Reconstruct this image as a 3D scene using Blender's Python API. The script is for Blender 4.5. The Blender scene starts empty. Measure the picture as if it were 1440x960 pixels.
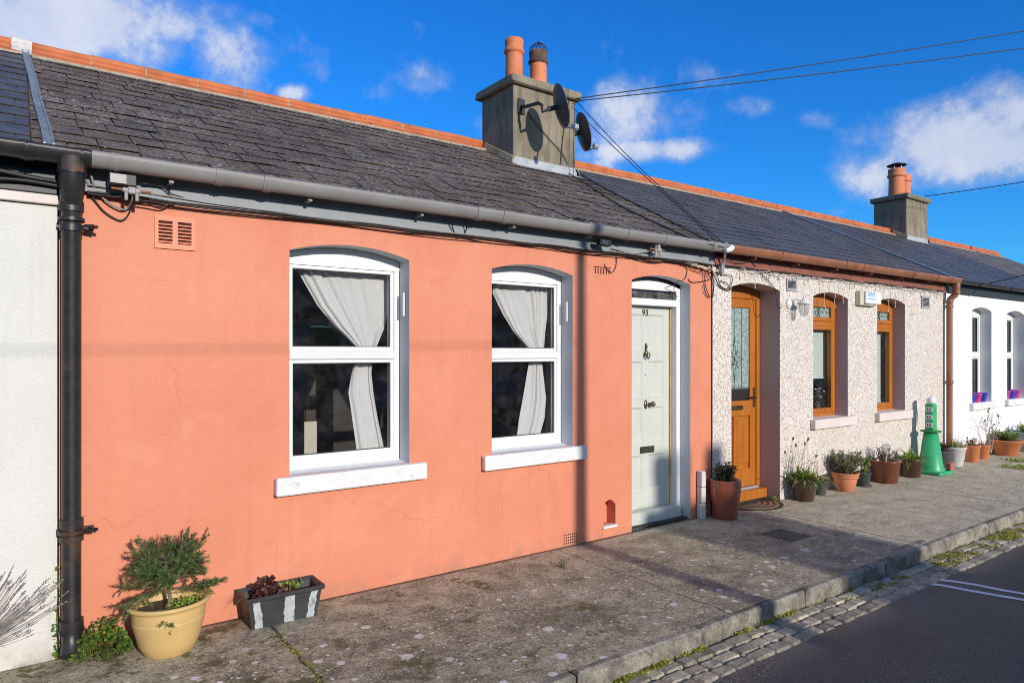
import bpy, math, random
from mathutils import Vector, Matrix
R = random.Random(7)
sc = bpy.context.scene
col = sc.collection
SUN_EL, SUN_AZ = math.radians(17.0), math.radians(1.5)
# ---------------------------------------------------------------- measuring helper: photograph pixel -> point in the street
CX, CY, CZ = 0.0, -4.4, 1.646
_a = math.atan2(1330, 960); FX, FY = math.cos(_a), math.sin(_a)
def _ray(px, py):
    u = (px-720)/960; return (FX+FY*u, FY-FX*u, (494-py)/960)
def W(px, py, y=0.0):
    r = _ray(px, py); t = (y-CY)/r[1]; return Vector((r[0]*t, y, CZ+r[2]*t))
def G(px, py, z=0.0):
    r = _ray(px, py); t = (z-CZ)/r[2]; return Vector((r[0]*t, CY+r[1]*t, z))

# ---------------------------------------------------------------- materials
def new_mat(name):
    m = bpy.data.materials.new(name); m.use_nodes = True
    nt = m.node_tree; b = nt.nodes['Principled BSDF']; return m, nt, b
def N(nt, t, **kw):
    n = nt.nodes.new(t)
    for k, v in kw.items():
        if k in n.inputs: n.inputs[k].default_value = v
        else: setattr(n, k, v)
    return n
def rgb(c): return (c[0], c[1], c[2], 1)
def coords(nt):
    return N(nt, 'ShaderNodeNewGeometry').outputs['Position']
def objco(nt):
    return N(nt, 'ShaderNodeTexCoord').outputs['Object']
def noise(nt, vec, scale, detail=4, rough=.55, dist=0, stretch=None):
    if stretch:
        mp = N(nt, 'ShaderNodeMapping'); mp.inputs['Scale'].default_value = stretch
        nt.links.new(vec, mp.inputs['Vector']); vec = mp.outputs[0]
    n = N(nt, 'ShaderNodeTexNoise'); n.inputs['Scale'].default_value = scale; n.inputs['Detail'].default_value = detail
    n.inputs['Roughness'].default_value = rough; n.inputs['Distortion'].default_value = dist
    nt.links.new(vec, n.inputs['Vector']); return n.outputs['Fac']
def voro(nt, vec, scale, feature='F1', out='Distance', rnd=1):
    n = N(nt, 'ShaderNodeTexVoronoi'); n.feature = feature; n.inputs['Scale'].default_value = scale
    n.inputs['Randomness'].default_value = rnd
    nt.links.new(vec, n.inputs['Vector']); return n.outputs[out]
def mr(nt, v, a, b, c=0, d=1, smooth=False):
    n = N(nt, 'ShaderNodeMapRange'); n.interpolation_type = 'SMOOTHSTEP' if smooth else 'LINEAR'
    for i, x in zip(('From Min', 'From Max', 'To Min', 'To Max'), (a, b, c, d)): n.inputs[i].default_value = x
    nt.links.new(v, n.inputs['Value']); return n.outputs['Result']
def mth(nt, op, a, b=None, c=None):
    n = N(nt, 'ShaderNodeMath'); n.operation = op
    for i, x in enumerate((a, b, c)):
        if x is None: continue
        if isinstance(x, (int, float)): n.inputs[i].default_value = x
        else: nt.links.new(x, n.inputs[i])
    return n.outputs[0]
def mix(nt, f, a, b, blend='MIX'):
    n = N(nt, 'ShaderNodeMix'); n.data_type = 'RGBA'; n.blend_type = blend
    for s, x in ((n.inputs[0], f), (n.inputs[6], a), (n.inputs[7], b)):
        if isinstance(x, (int, float)): s.default_value = x
        elif isinstance(x, tuple): s.default_value = rgb(x)
        else: nt.links.new(x, s)
    return n.outputs[2]
def bump(nt, b, h, strength=.4, dist=.01):
    n = N(nt, 'ShaderNodeBump'); n.inputs['Strength'].default_value = strength; n.inputs['Distance'].default_value = dist
    nt.links.new(h, n.inputs['Height']); nt.links.new(n.outputs[0], b.inputs['Normal']); return n
def sepx(nt, vec):
    n = N(nt, 'ShaderNodeSeparateXYZ'); nt.links.new(vec, n.inputs[0]); return n.outputs
def island(nt): return N(nt, 'ShaderNodeNewGeometry').outputs['Random Per Island']
def plain(name, c, rough=.55, var=.15, scale=6, bs=0, bscale=60, metal=0, isl=0, spec=.5, dirt=None, dscale=4, dthr=.58, spots=None):
    m, nt, b = new_mat(name); P = objco(nt)
    n = noise(nt, P, scale, 5, .6)
    cc = mix(nt, mr(nt, n, .3, .7), tuple(x*(1-var) for x in c), tuple(min(1, x*(1+var)) for x in c))
    if dirt: cc = mix(nt, mr(nt, noise(nt, P, dscale, 7, .65), dthr, dthr+.12, 0, .8), cc, dirt)
    if spots: cc = mix(nt, mr(nt, noise(nt, P, 60, 3, .6), .66, .72), cc, spots)
    if isl:
        r = island(nt); cc = mix(nt, 1.0, cc, mix(nt, r, (1-isl,)*3, (1+isl,)*3), 'MULTIPLY')
    nt.links.new(cc, b.inputs['Base Color'])
    b.inputs['Roughness'].default_value = rough; b.inputs['Metallic'].default_value = metal
    b.inputs['Specular IOR Level'].default_value = spec
    if bs: bump(nt, b, noise(nt, P, bscale, 5, .65), bs, .006)
    return m

def m_salmon():
    m, nt, b = new_mat('salmon_render'); P = coords(nt); s = sepx(nt, P)
    big = noise(nt, P, 1.3, 6, .6); mid = noise(nt, P, 7, 5, .6); fine = noise(nt, P, 90, 4, .6)
    c = mix(nt, mr(nt, big, .3, .7), (.648, .219, .124), (.708, .272, .160))
    c = mix(nt, mr(nt, mid, .55, .75, 0, .22), c, (.73, .31, .21))
    # hairline cracks
    wv = N(nt, 'ShaderNodeMix'); wv.data_type = 'VECTOR'
    nz = N(nt, 'ShaderNodeTexNoise'); nz.inputs['Scale'].default_value = 3; nz.inputs['Detail'].default_value = 5; nt.links.new(P, nz.inputs['Vector'])
    wv.inputs[0].default_value = .3; nt.links.new(P, wv.inputs[4]); nt.links.new(nz.outputs['Color'], wv.inputs[5])
    vd = voro(nt, wv.outputs[1], 1.5, 'DISTANCE_TO_EDGE')
    cr = mth(nt, 'MULTIPLY', mr(nt, vd, .0008, .0035, 1, 0), mr(nt, noise(nt, P, .9, 3), .50, .58))
    c = mix(nt, mr(nt, noise(nt, P, 2.4, 3, .5, 1.2), .60, .66, 0, .22), c, (.74, .31, .195))
    c = mix(nt, mth(nt, 'MULTIPLY', cr, .20), c, (.45, .13, .07))
    # splash dirt near the ground
    low = mth(nt, 'MULTIPLY', mr(nt, s[2], .0, .16, 1, 0), mr(nt, mid, .40, .62))
    c = mix(nt, mth(nt, 'MULTIPLY', low, .55), c, (.33, .20, .14))
    # rain streaks under the eaves
    st = noise(nt, P, 5, 5, .6, 0, (3.2, 1, .22))
    c = mix(nt, mth(nt, 'MULTIPLY', mr(nt, st, .50, .68), .13), c, (.50, .155, .095))
    nt.links.new(c, b.inputs['Base Color']); b.inputs['Roughness'].default_value = .62; b.inputs['Specular IOR Level'].default_value = .3
    h = mth(nt, 'ADD', mth(nt, 'MULTIPLY', fine, .10), mth(nt, 'MULTIPLY', noise(nt, P, 5, 4), 1.3))
    h = mth(nt, 'SUBTRACT', h, mth(nt, 'MULTIPLY', cr, .25))
    bump(nt, b, h, .42, .022); return m
def m_white(name, c, stain=(.45, .43, .38), gran=.5):
    m, nt, b = new_mat(name); P = coords(nt)
    cc = mix(nt, mr(nt, noise(nt, P, 1.7, 6, .6), .35, .7), c, tuple(x*.93 for x in c))
    st = noise(nt, P, 4, 5, .6, 0, (3, 1, .3))
    cc = mix(nt, mth(nt, 'MULTIPLY', mr(nt, st, .55, .75), .22), cc, stain)
    s = sepx(nt, P)
    low = mth(nt, 'MULTIPLY', mr(nt, s[2], .0, .14, 1, 0), mr(nt, noise(nt, P, 9, 5), .4, .6))
    cc = mix(nt, mth(nt, 'MULTIPLY', low, .7), cc, (.30, .28, .22))
    nt.links.new(cc, b.inputs['Base Color']); b.inputs['Roughness'].default_value = .75
    bump(nt, b, noise(nt, P, 130, 4, .7), gran, .008); return m
def m_pebble():
    m, nt, b = new_mat('pebbledash'); P = coords(nt)
    v = N(nt, 'ShaderNodeTexVoronoi'); v.inputs['Scale'].default_value = 92; nt.links.new(P, v.inputs['Vector'])
    sx = sepx(nt, v.outputs['Color'])
    ramp = N(nt, 'ShaderNodeValToRGB'); e = ramp.color_ramp; e.interpolation = 'CONSTANT'
    e.elements[0].position = 0; e.elements[0].color = rgb((.14, .09, .065))
    e.elements[1].position = .08; e.elements[1].color = rgb((.26, .12, .08))
    for p, c in ((.15, (.30, .24, .20)), (.24, (.50, .38, .31)), (.34, (.60, .53, .44)), (.55, (.70, .63, .54)), (.80, (.80, .76, .69))):
        k = e.elements.new(p); k.color = rgb(c)
    nt.links.new(sx[0], ramp.inputs[0])
    v2 = voro(nt, P, 92, 'DISTANCE_TO_EDGE')
    c = mix(nt, mr(nt, v2, .03, .12), (.70, .65, .60), ramp.outputs[0])
    c = mix(nt, mr(nt, noise(nt, P, 1.5, 4), .4, .75, 0, .25), c, (.55, .48, .42))
    nt.links.new(c, b.inputs['Base Color']); b.inputs['Roughness'].default_value = .7
    bump(nt, b, v.outputs['Distance'], -.6, .010); return m
def m_slate(name, a, c2, lichen, rough=.5, moss=.0):
    m, nt, b = new_mat(name); P = coords(nt); r = island(nt)
    n = noise(nt, P, 9, 7, .65)
    ramp = N(nt, 'ShaderNodeValToRGB'); e = ramp.color_ramp
    e.elements[0].color = rgb(a); e.elements[1].color = rgb(c2); k = e.elements.new(.5); k.color = rgb(tuple((x+y)/2*.92 for x, y in zip(a, c2)))
    nt.links.new(r, ramp.inputs[0])
    c = mix(nt, mr(nt, n, .3, .72), ramp.outputs[0], tuple(x*1.35 for x in c2))
    c = mix(nt, mr(nt, noise(nt, P, 2.2, 5), .42, .66, 0, .5), c, tuple(x*.62 for x in a))
    if lichen:
        L = mth(nt, 'MULTIPLY', mr(nt, noise(nt, P, 26, 3, .5, .4, (1, 2.2, 2.2)), .60-lichen*.02, .645), mr(nt, noise(nt, P, 1.4, 4), .40, .60))
        c = mix(nt, mth(nt, 'MULTIPLY', L, .8), c, (.46, .44, .38))
        c = mix(nt, mr(nt, noise(nt, P, 55, 2, .5), .64, .68, 0, .7), c, (.45, .44, .36))
    if moss:
        c = mix(nt, mth(nt, 'MULTIPLY', mr(nt, noise(nt, P, 9, 3, .5), .70, .74), moss), c, (.09, .11, .03))
    nt.links.new(c, b.inputs['Base Color']); b.inputs['Roughness'].default_value = rough
    b.inputs['Specular IOR Level'].default_value = .22
    bump(nt, b, mth(nt, 'ADD', noise(nt, P, 45, 5, .7), mth(nt, 'MULTIPLY', n, 1.2)), .45, .006); return m
def m_pavement():
    m, nt, b = new_mat('old_concrete'); P = coords(nt); s = sepx(nt, P)
    big = noise(nt, P, .9, 6, .62, .3); mid = noise(nt, P, 5, 7, .68); fine = noise(nt, P, 95, 3, .75); grain = noise(nt, P, 30, 6, .78)
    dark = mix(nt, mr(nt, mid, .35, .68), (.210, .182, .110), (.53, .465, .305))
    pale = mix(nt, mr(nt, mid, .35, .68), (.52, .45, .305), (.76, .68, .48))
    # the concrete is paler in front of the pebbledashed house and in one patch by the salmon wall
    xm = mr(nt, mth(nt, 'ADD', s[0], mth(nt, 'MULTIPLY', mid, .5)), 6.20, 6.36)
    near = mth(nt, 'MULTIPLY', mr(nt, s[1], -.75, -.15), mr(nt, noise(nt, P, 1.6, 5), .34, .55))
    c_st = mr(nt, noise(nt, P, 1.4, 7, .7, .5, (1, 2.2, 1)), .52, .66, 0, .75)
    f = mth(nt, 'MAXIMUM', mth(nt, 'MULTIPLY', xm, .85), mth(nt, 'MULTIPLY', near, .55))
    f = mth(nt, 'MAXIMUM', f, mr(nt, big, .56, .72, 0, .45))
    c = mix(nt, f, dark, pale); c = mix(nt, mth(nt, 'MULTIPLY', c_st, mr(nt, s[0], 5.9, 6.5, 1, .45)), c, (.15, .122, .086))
    c = mix(nt, mr(nt, grain, .53, .66, 0, .75), c, (.085, .068, .052))
    c = mix(nt, mr(nt, grain, .34, .45, .6, 0), c, (.50, .44, .37))
    c = mix(nt, mr(nt, fine, .56, .64, 0, .85), c, (.55, .52, .46))
    c = mix(nt, mr(nt, fine, .38, .46, .8, 0), c, (.06, .05, .045))
    # moss
    ms = mth(nt, 'MULTIPLY', mr(nt, noise(nt, P, 3.3, 8, .76), .53, .60), mth(nt, 'MULTIPLY', mr(nt, s[0], 2.9, 3.6, 1, .12), mr(nt, noise(nt, P, 1.3, 2), .40, .52)))
    c = mix(nt, mth(nt, 'MULTIPLY', ms, .85), c, mix(nt, grain, (.05, .044, .014), (.15, .128, .042)))
    # pale lichen discs
    wn = N(nt, 'ShaderNodeMix'); wn.data_type = 'VECTOR'; nz = N(nt, 'ShaderNodeTexNoise'); nz.inputs['Scale'].default_value = 30; nt.links.new(P, nz.inputs['Vector'])
    wn.inputs[0].default_value = .03; nt.links.new(P, wn.inputs[4]); nt.links.new(nz.outputs['Color'], wn.inputs[5])
    for sca, rad, dens, amt in ((6, .26, .58, .95), (11, .28, .60, .9), (22, .30, .58, .85), (40, .30, .55, .75)):
        v = N(nt, 'ShaderNodeTexVoronoi'); v.inputs['Scale'].default_value = sca; nt.links.new(wn.outputs[1], v.inputs['Vector'])
        cc = sepx(nt, v.outputs['Color'])
        rr = mth(nt, 'MULTIPLY', cc[1], rad)
        hit = mth(nt, 'MULTIPLY', mr(nt, mth(nt, 'SUBTRACT', v.outputs['Distance'], rr), -.015, .02, 1, 0), mth(nt, 'GREATER_THAN', cc[0], dens))
        hit = mth(nt, 'MULTIPLY', hit, mr(nt, s[0], 6.1, 6.6, 1, .15))
        hit = mth(nt, 'MULTIPLY', hit, mr(nt, grain, .35, .55, .5, 1))
        hit = mth(nt, 'MULTIPLY', hit, mr(nt, s[1], -.30, -.6, .12, 1))
        c = mix(nt, mth(nt, 'MULTIPLY', hit, amt), c, (.74, .72, .67))
    # joints across the pavement
    w = mth(nt, 'MULTIPLY', noise(nt, P, 6, 4), .06)
    cr = None
    for x0, wd in ((1.22, .007), (3.62, .004), (6.22, .006), (8.7, .005), (11.3, .006), (-1.6, .006), (14, .006), (16.5, .006)):
        d = mth(nt, 'ABSOLUTE', mth(nt, 'SUBTRACT', mth(nt, 'ADD', s[0], w), x0+.03))
        k = mr(nt, d, wd*.5, wd*1.4, 1, 0); cr = k if cr is None else mth(nt, 'MAXIMUM', cr, k)
    # dirty seam along the wall foot
    k = mr(nt, mth(nt, 'ADD', s[1], mth(nt, 'MULTIPLY', mid, .05)), -.012, .02); cr = mth(nt, 'MAXIMUM', cr, k)
    c = mix(nt, mth(nt, 'MULTIPLY', cr, .8), c, (.05, .045, .035))
    nt.links.new(c, b.inputs['Base Color']); b.inputs['Roughness'].default_value = .88; b.inputs['Specular IOR Level'].default_value = .25
    h = mth(nt, 'ADD', mth(nt, 'MULTIPLY', grain, .55), mth(nt, 'ADD', mth(nt, 'MULTIPLY', mid, 1.6), mth(nt, 'MULTIPLY', fine, .3)))
    h = mth(nt, 'SUBTRACT', h, mth(nt, 'MULTIPLY', cr, .9))
    bump(nt, b, h, .8, .016); return m
def m_asphalt():
    m, nt, b = new_mat('asphalt'); P = coords(nt); s = sepx(nt, P)
    fine = noise(nt, P, 120, 3, .8); g = voro(nt, P, 95); big = noise(nt, P, 1.2, 5, .6)
    c = mix(nt, mr(nt, fine, .36, .62), (.052, .042, .028), (.32, .265, .18))
    c = mix(nt, mr(nt, big, .35, .7, 0, .35), c, (.068, .056, .043))
    edge = mth(nt, 'MULTIPLY', mr(nt, s[1], -2.55, -2.1), mr(nt, noise(nt, P, 2.5, 5), .35, .6))
    c = mix(nt, mth(nt, 'MULTIPLY', edge, .5), c, (.22, .19, .165))
    c = mix(nt, mr(nt, noise(nt, P, 75, 2), .64, .68, 0, .6), c, (.25, .24, .23))
    nt.links.new(c, b.inputs['Base Color']); b.inputs['Roughness'].default_value = .85; b.inputs['Specular IOR Level'].default_value = .3
    bump(nt, b, mth(nt, 'ADD', fine, g), .7, .006); return m
def m_stone(name, a, c2, isl=.3, sc1=18, mossy=.0):
    m, nt, b = new_mat(name); P = coords(nt)
    n = noise(nt, P, sc1, 6, .7)
    c = mix(nt, mr(nt, n, .3, .7), a, c2)
    c = mix(nt, mr(nt, noise(nt, P, 70, 4, .75), .54, .66, 0, .65), c, tuple(x*.35 for x in a)); c = mix(nt, mr(nt, noise(nt, P, 60, 4, .75), .36, .46, .5, 0), c, tuple(min(.8, x*1.5) for x in c2))
    if mossy:
        sz = sepx(nt, P); c = mix(nt, mth(nt, 'MULTIPLY', mr(nt, noise(nt, P, 4.5, 6, .7), .44, .60), mossy), c, tuple(x*.42 for x in a))
        c = mix(nt, mth(nt, 'MULTIPLY', mr(nt, noise(nt, P, 7, 6, .7), .55, .66), mossy), c, (.085, .08, .045))
    if isl: c = mix(nt, 1.0, c, mix(nt, island(nt), (1-isl, 1-isl, 1-isl), (1+isl, 1+isl*.85, 1+isl*.8)), 'MULTIPLY')
    nt.links.new(c, b.inputs['Base Color']); b.inputs['Roughness'].default_value = .85; b.inputs['Specular IOR Level'].default_value = .3
    bump(nt, b, mth(nt, 'ADD', n, mth(nt, 'MULTIPLY', noise(nt, P, 110, 3), .5)), .6, .012); return m
def m_chimney():
    m, nt, b = new_mat('chimney_render'); P = coords(nt)
    n = noise(nt, P, 3, 6, .6); st = noise(nt, P, 6, 5, .6, 0, (2, 2, .35))
    c = mix(nt, mr(nt, n, .3, .7), (.19, .155, .105), (.31, .26, .185))
    c = mix(nt, mr(nt, st, .46, .68, 0, .7), c, (.10, .082, .062))
    c = mix(nt, mr(nt, noise(nt, P, 14, 5, .6), .62, .7, 0, .4), c, (.40, .37, .28))
    nt.links.new(c, b.inputs['Base Color']); b.inputs['Roughness'].default_value = .9
    bump(nt, b, noise(nt, P, 60, 5, .7), .5, .01); return m
def m_terracotta(name, a, c2, rough=.75, gloss=0, weather=.3):
    m, nt, b = new_mat(name); P = objco(nt)
    c = mix(nt, mr(nt, noise(nt, P, 7, 6, .65), .3, .7), a, c2)
    c = mix(nt, mr(nt, noise(nt, P, 3, 5, .6), .5, .7, 0, weather), c, tuple(x*.5 for x in a))
    c = mix(nt, mr(nt, noise(nt, P, 40, 4, .6), .64, .72, 0, weather), c, (.45, .36, .28))
    nt.links.new(c, b.inputs['Base Color']); b.inputs['Roughness'].default_value = rough
    if gloss: b.inputs['Coat Weight'].default_value = gloss; b.inputs['Coat Roughness'].default_value = .12
    bump(nt, b, noise(nt, P, 70, 4, .6), .2, .004); return m
def m_wood(name, a, c2):
    m, nt, b = new_mat(name); P = coords(nt)
    n = noise(nt, P, 26, 5, .6, .3, (1, 1, .07)); c = mix(nt, mr(nt, n, .3, .7), a, c2)
    c = mix(nt, mr(nt, noise(nt, P, 3, 4), .4, .7, 0, .3), c, tuple(x*.75 for x in a))
    nt.links.new(c, b.inputs['Base Color']); b.inputs['Roughness'].default_value = .38
    bump(nt, b, n, .12, .003); return m
def m_leaf(name, a, c2, dead=None, trans=.35, rough=.5, dthr=.86):
    m, nt, b = new_mat(name); r = island(nt); P = objco(nt)
    c = mix(nt, r, a, c2); c = mix(nt, mr(nt, noise(nt, P, 14, 3), .4, .65, 0, .5), c, tuple(x*.55 for x in a))
    if dead:
        c = mix(nt, mth(nt, 'GREATER_THAN', mth(nt, 'FRACT', mth(nt, 'MULTIPLY', r, 7.31)), dthr), c, dead)
    nt.links.new(c, b.inputs['Base Color']); b.inputs['Roughness'].default_value = rough
    t = N(nt, 'ShaderNodeBsdfTranslucent'); nt.links.new(c, t.inputs[0])
    ms = N(nt, 'ShaderNodeMixShader'); ms.inputs[0].default_value = trans
    nt.links.new(b.outputs[0], ms.inputs[1]); nt.links.new(t.outputs[0], ms.inputs[2])
    nt.links.new(ms.outputs[0], nt.nodes['Material Output'].inputs[0]); return m
def m_glass(name='window_glass', tint=(.985, .988, .985), refl=1.0, dirt=.014):
    m, nt, b = new_mat(name); nt.nodes.remove(b); P = coords(nt)
    tr = N(nt, 'ShaderNodeBsdfTransparent'); tr.inputs[0].default_value = rgb(tint)
    gl = N(nt, 'ShaderNodeBsdfGlossy'); gl.inputs['Roughness'].default_value = .015
    bm = N(nt, 'ShaderNodeBump'); bm.inputs['Strength'].default_value = .05; bm.inputs['Distance'].default_value = .01
    nt.links.new(noise(nt, P, 3, 2), bm.inputs['Height']); nt.links.new(bm.outputs[0], gl.inputs['Normal'])
    fr = N(nt, 'ShaderNodeLayerWeight'); fr.inputs['Blend'].default_value = .5
    f = mth(nt, 'MULTIPLY', mth(nt, 'MULTIPLY_ADD', mth(nt, 'POWER', fr.outputs['Facing'], 5), .94, .045), .95*refl)
    ms = N(nt, 'ShaderNodeMixShader'); nt.links.new(f, ms.inputs[0]); nt.links.new(tr.outputs[0], ms.inputs[1]); nt.links.new(gl.outputs[0], ms.inputs[2])
    df = N(nt, 'ShaderNodeBsdfDiffuse'); df.inputs[0].default_value = (.5, .5, .48, 1)
    m2 = N(nt, 'ShaderNodeMixShader'); nt.links.new(mr(nt, noise(nt, P, 9, 6, .7), .45, .8, dirt*.3, dirt*2.5), m2.inputs[0])
    nt.links.new(ms.outputs[0], m2.inputs[1]); nt.links.new(df.outputs[0], m2.inputs[2])
    nt.links.new(m2.outputs[0], nt.nodes['Material Output'].inputs[0]); return m
def m_curtain():
    m, nt, b = new_mat('curtain_cloth'); P = coords(nt)
    v = voro(nt, P, 11)
    c = mix(nt, mr(nt, v, .13, .17), (.95, .95, .95), (.86, .85, .835))
    nt.links.new(c, b.inputs['Base Color']); b.inputs['Roughness'].default_value = .9
    t = N(nt, 'ShaderNodeBsdfTranslucent'); t.inputs[0].default_value = (.85, .85, .84, 1)
    ms = N(nt, 'ShaderNodeMixShader'); ms.inputs[0].default_value = .3
    nt.links.new(b.outputs[0], ms.inputs[1]); nt.links.new(t.outputs[0], ms.inputs[2]); nt.links.new(ms.outputs[0], nt.nodes['Material Output'].inputs[0])
    bump(nt, b, noise(nt, P, 30, 4), .3, .006); return m
def m_leaded():
    m, nt, b = new_mat('textured_glass'); P = coords(nt)
    n = voro(nt, P, 38)
    c = mix(nt, mr(nt, n, .1, .6), (.46, .56, .52), (.22, .30, .28))
    s = sepx(nt, P)
    c = mix(nt, mr(nt, s[2], 1.22, 1.26, 1, 0), c, (.03, .028, .028))
    nt.links.new(c, b.inputs['Base Color']); b.inputs['Roughness'].default_value = .12
    bump(nt, b, n, .7, .01); return m

MT = {}
MT['salmon'] = m_salmon()
MT['white_left'] = m_white('offwhite_render', (.78, .77, .72), gran=.9)
MT['white_far'] = m_white('white_paint_render', (.84, .84, .83), stain=(.62, .62, .62), gran=.25)
MT['pebble'] = m_pebble()
MT['reveal_grey'] = m_white('grey_reveal_paint', (.60, .62, .65), stain=(.42, .43, .46), gran=.4)
MT['reveal_pink'] = m_white('mauve_reveal_paint', (.49, .43, .42), stain=(.34, .29, .28), gran=.3)
MT['slate_old'] = m_slate('weathered_slate', (.067, .053, .046), (.124, .097, .080), 1.8, .7)
MT['slate_new'] = m_slate('grey_slate', (.070, .068, .068), (.102, .098, .095), 0, .5, .5)
MT['slate_dark'] = m_slate('dark_slate', (.066, .067, .073), (.092, .092, .098), 0, .42)
MT['slate_mottled'] = m_slate('mottled_slate', (.085, .072, .070), (.16, .135, .12), 1.6)
MT['ridge'] = m_terracotta('ridge_clay', (.47, .125, .042), (.60, .19, .068), weather=.55)
MT['mortar'] = plain('mortar', (.36, .32, .24), .9, .3, 30, .5)
MT['pot_clay'] = m_terracotta('chimney_clay', (.62, .18, .075), (.70, .25, .11), weather=.3)
MT['soot'] = plain('sooty_clay', (.13, .075, .055), .9, .4, 14)
MT['chimney'] = m_chimney()
MT['lead'] = plain('lead_sheet', (.26, .29, .31), .5, .25, 8, .2, 30, metal=.3)
MT['mortar_pale'] = plain('pale_saddle', (.58, .56, .52), .8, .2, 14, .4, 40)
MT['lead_pale'] = plain('weathered_lead', (.40, .42, .43), .6, .25, 8, .2, 30)
MT['gutter_grey'] = plain('grey_gutter_paint', (.245, .235, .225), .5, .12, 5, .1, 50, dirt=(.17, .15, .13), dthr=.6)
MT['fascia_grey'] = plain('grey_fascia_paint', (.27, .285, .30), .6, .10, 4, .15, 60, dirt=(.20, .19, .18), dthr=.62)
MT['gutter_brown'] = plain('brown_gutter_paint', (.30, .12, .06), .4, .25, 5, .1, 50)
MT['fascia_brown'] = plain('redbrown_fascia_paint', (.27, .09, .055), .5, .2, 5, .1)
MT['black_iron'] = plain('black_painted_iron', (.022, .021, .022), .4, .4, 9, .3, 30, dirt=(.10, .05, .025), dscale=5, dthr=.57)
MT['black_rust'] = plain('rusty_iron', (.035, .026, .022), .6, .5, 12, .6, 40, dirt=(.16, .06, .025), dscale=11, dthr=.54)
MT['black'] = plain('black_rubber', (.016, .016, .017), .5, .2)
MT['black_far'] = plain('black_gutter', (.03, .03, .033), .5, .3)
MT['upvc'] = plain('white_frame_paint', (.80, .80, .79), .32, .04, 5)
MT['sill'] = plain('white_sill_paint', (.74, .74, .72), .6, .08, 8, .5, 45, dirt=(.42, .40, .36), dscale=9, dthr=.60)
MT['sill_pink'] = plain('pink_sill_paint', (.70, .62, .57), .6, .06, 6, .2, 45)
MT['gasket'] = plain('dark_gasket', (.03, .03, .03), .6, .1)
MT['door_sage'] = plain('sage_door_paint', (.56, .585, .52), .45, .05, 5, .08, 40, dirt=(.42, .43, .36), dscale=3, dthr=.66)
MT['weatherboard'] = plain('chipped_sage_paint', (.55, .58, .51), .6, .08, 8, .3, 40, dirt=(.16, .13, .10), dscale=13, dthr=.64)
MT['bare_wood'] = plain('bare_wood_edge', (.45, .34, .16), .6, .15)
MT['brass'] = plain('tarnished_brass', (.20, .15, .08), .35, .3, 20, metal=.85)
MT['oak'] = m_wood('golden_oak', (.37, .11, .012), (.50, .172, .024))
MT['chrome'] = plain('aluminium', (.70, .70, .72), .3, .05, metal=.6)
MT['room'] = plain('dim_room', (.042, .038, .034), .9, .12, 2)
MT['room_item'] = plain('dim_furniture', (.07, .06, .055), .7, .4, 3)
MT['room_dark'] = plain('dark_wood_furniture', (.035, .016, .011), .5, .2, 4)
MT['pale_item'] = plain('pale_board', (.50, .46, .38), .7, .1, 3)
MT['glass'] = m_glass()
MT['glass_dusty'] = m_glass('dusty_glass', (.30, .33, .38), 1.0, .16)
MT['leaded'] = m_leaded()
MT['curtain'] = m_curtain()
MT['blind'] = plain('roller_blind', (.52, .60, .55), .8, .05, 3)
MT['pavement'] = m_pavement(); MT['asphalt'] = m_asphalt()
MT['kerb'] = m_stone('kerb_stone', (.20, .18, .145), (.43, .39, .32), .10, 7, .75)
MT['sett'] = m_stone('granite_sett', (.27, .23, .155), (.62, .54, .39), .32, 22, .2)
MT['grit'] = m_stone('joint_grit', (.12, .105, .085), (.24, .21, .165), 0, 40, .5)
MT['earth'] = m_stone('bare_earth', (.06, .045, .032), (.12, .09, .065), 0, 40)
MT['ground'] = m_stone('dull_ground', (.13, .13, .09), (.19, .18, .13), 0, 3)
MT['line'] = plain('road_paint', (.78, .77, .76), .7, .1, 30, .3, 120, dirt=(.40, .38, .37), dscale=30, dthr=.62)
MT['vent_salmon'] = plain('salmon_vent_paint', (.80, .27, .15), .6, .08)
MT['dark_red'] = plain('shadowed_hole', (.05, .02, .015), .9, .2)
MT['vent_grey'] = plain('grey_vent_plastic', (.36, .36, .37), .5, .1)
MT['plastic_white'] = plain('white_plastic', (.74, .75, .73), .4, .05)
MT['plastic_cream'] = plain('cream_plastic', (.60, .56, .43), .5, .06)
MT['blue_print'] = plain('blue_print', (.22, .40, .68), .5, .1, 40)
MT['dish'] = plain('charcoal_dish_paint', (.045, .05, .058), .45, .15, 5)
MT['galv'] = plain('galvanised_steel', (.40, .41, .42), .45, .15, 10, metal=.5)
MT['lamp_face'] = plain('floodlight_lens', (.05, .06, .08), .35, .8, 14)
MT['cable'] = plain('black_cable', (.02, .019, .019), .5, .2)
MT['cable_grey'] = plain('grey_cable', (.30, .29, .28), .6, .2)
MT['cable_rust'] = plain('brown_cable', (.30, .12, .07), .6, .2)
MT['fairy'] = plain('pale_light_string', (.66, .60, .56), .5, .1)
MT['foam'] = plain('expanding_foam', (.62, .52, .40), .8, .2, 30, .9, 40)
MT['glass_lamp'] = m_glass('lamp_glass', (.92, .92, .92), 1.2, .35)
MT['yellow_pot'] = plain('yellow_pot_plastic', (.60, .41, .165), .5, .06, 4, .06, 40, dirt=(.40, .27, .12), dscale=5, dthr=.64)
MT['black_plastic'] = plain('dusty_black_plastic', (.040, .041, .043), .5, .35, 6, .15, 40, dirt=(.12, .10, .085), dscale=8, dthr=.6)
MT['stripe'] = plain('brushed_white_paint', (.42, .46, .47), .6, .15, 20, .5, 60, dirt=(.14, .15, .16), dscale=26, dthr=.54)
MT['terracotta'] = m_terracotta('terracotta', (.56, .19, .09), (.66, .27, .14))
MT['terra_orange'] = m_terracotta('orange_plastic_pot', (.62, .20, .08), (.66, .24, .10), .5, .0, .1)
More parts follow.
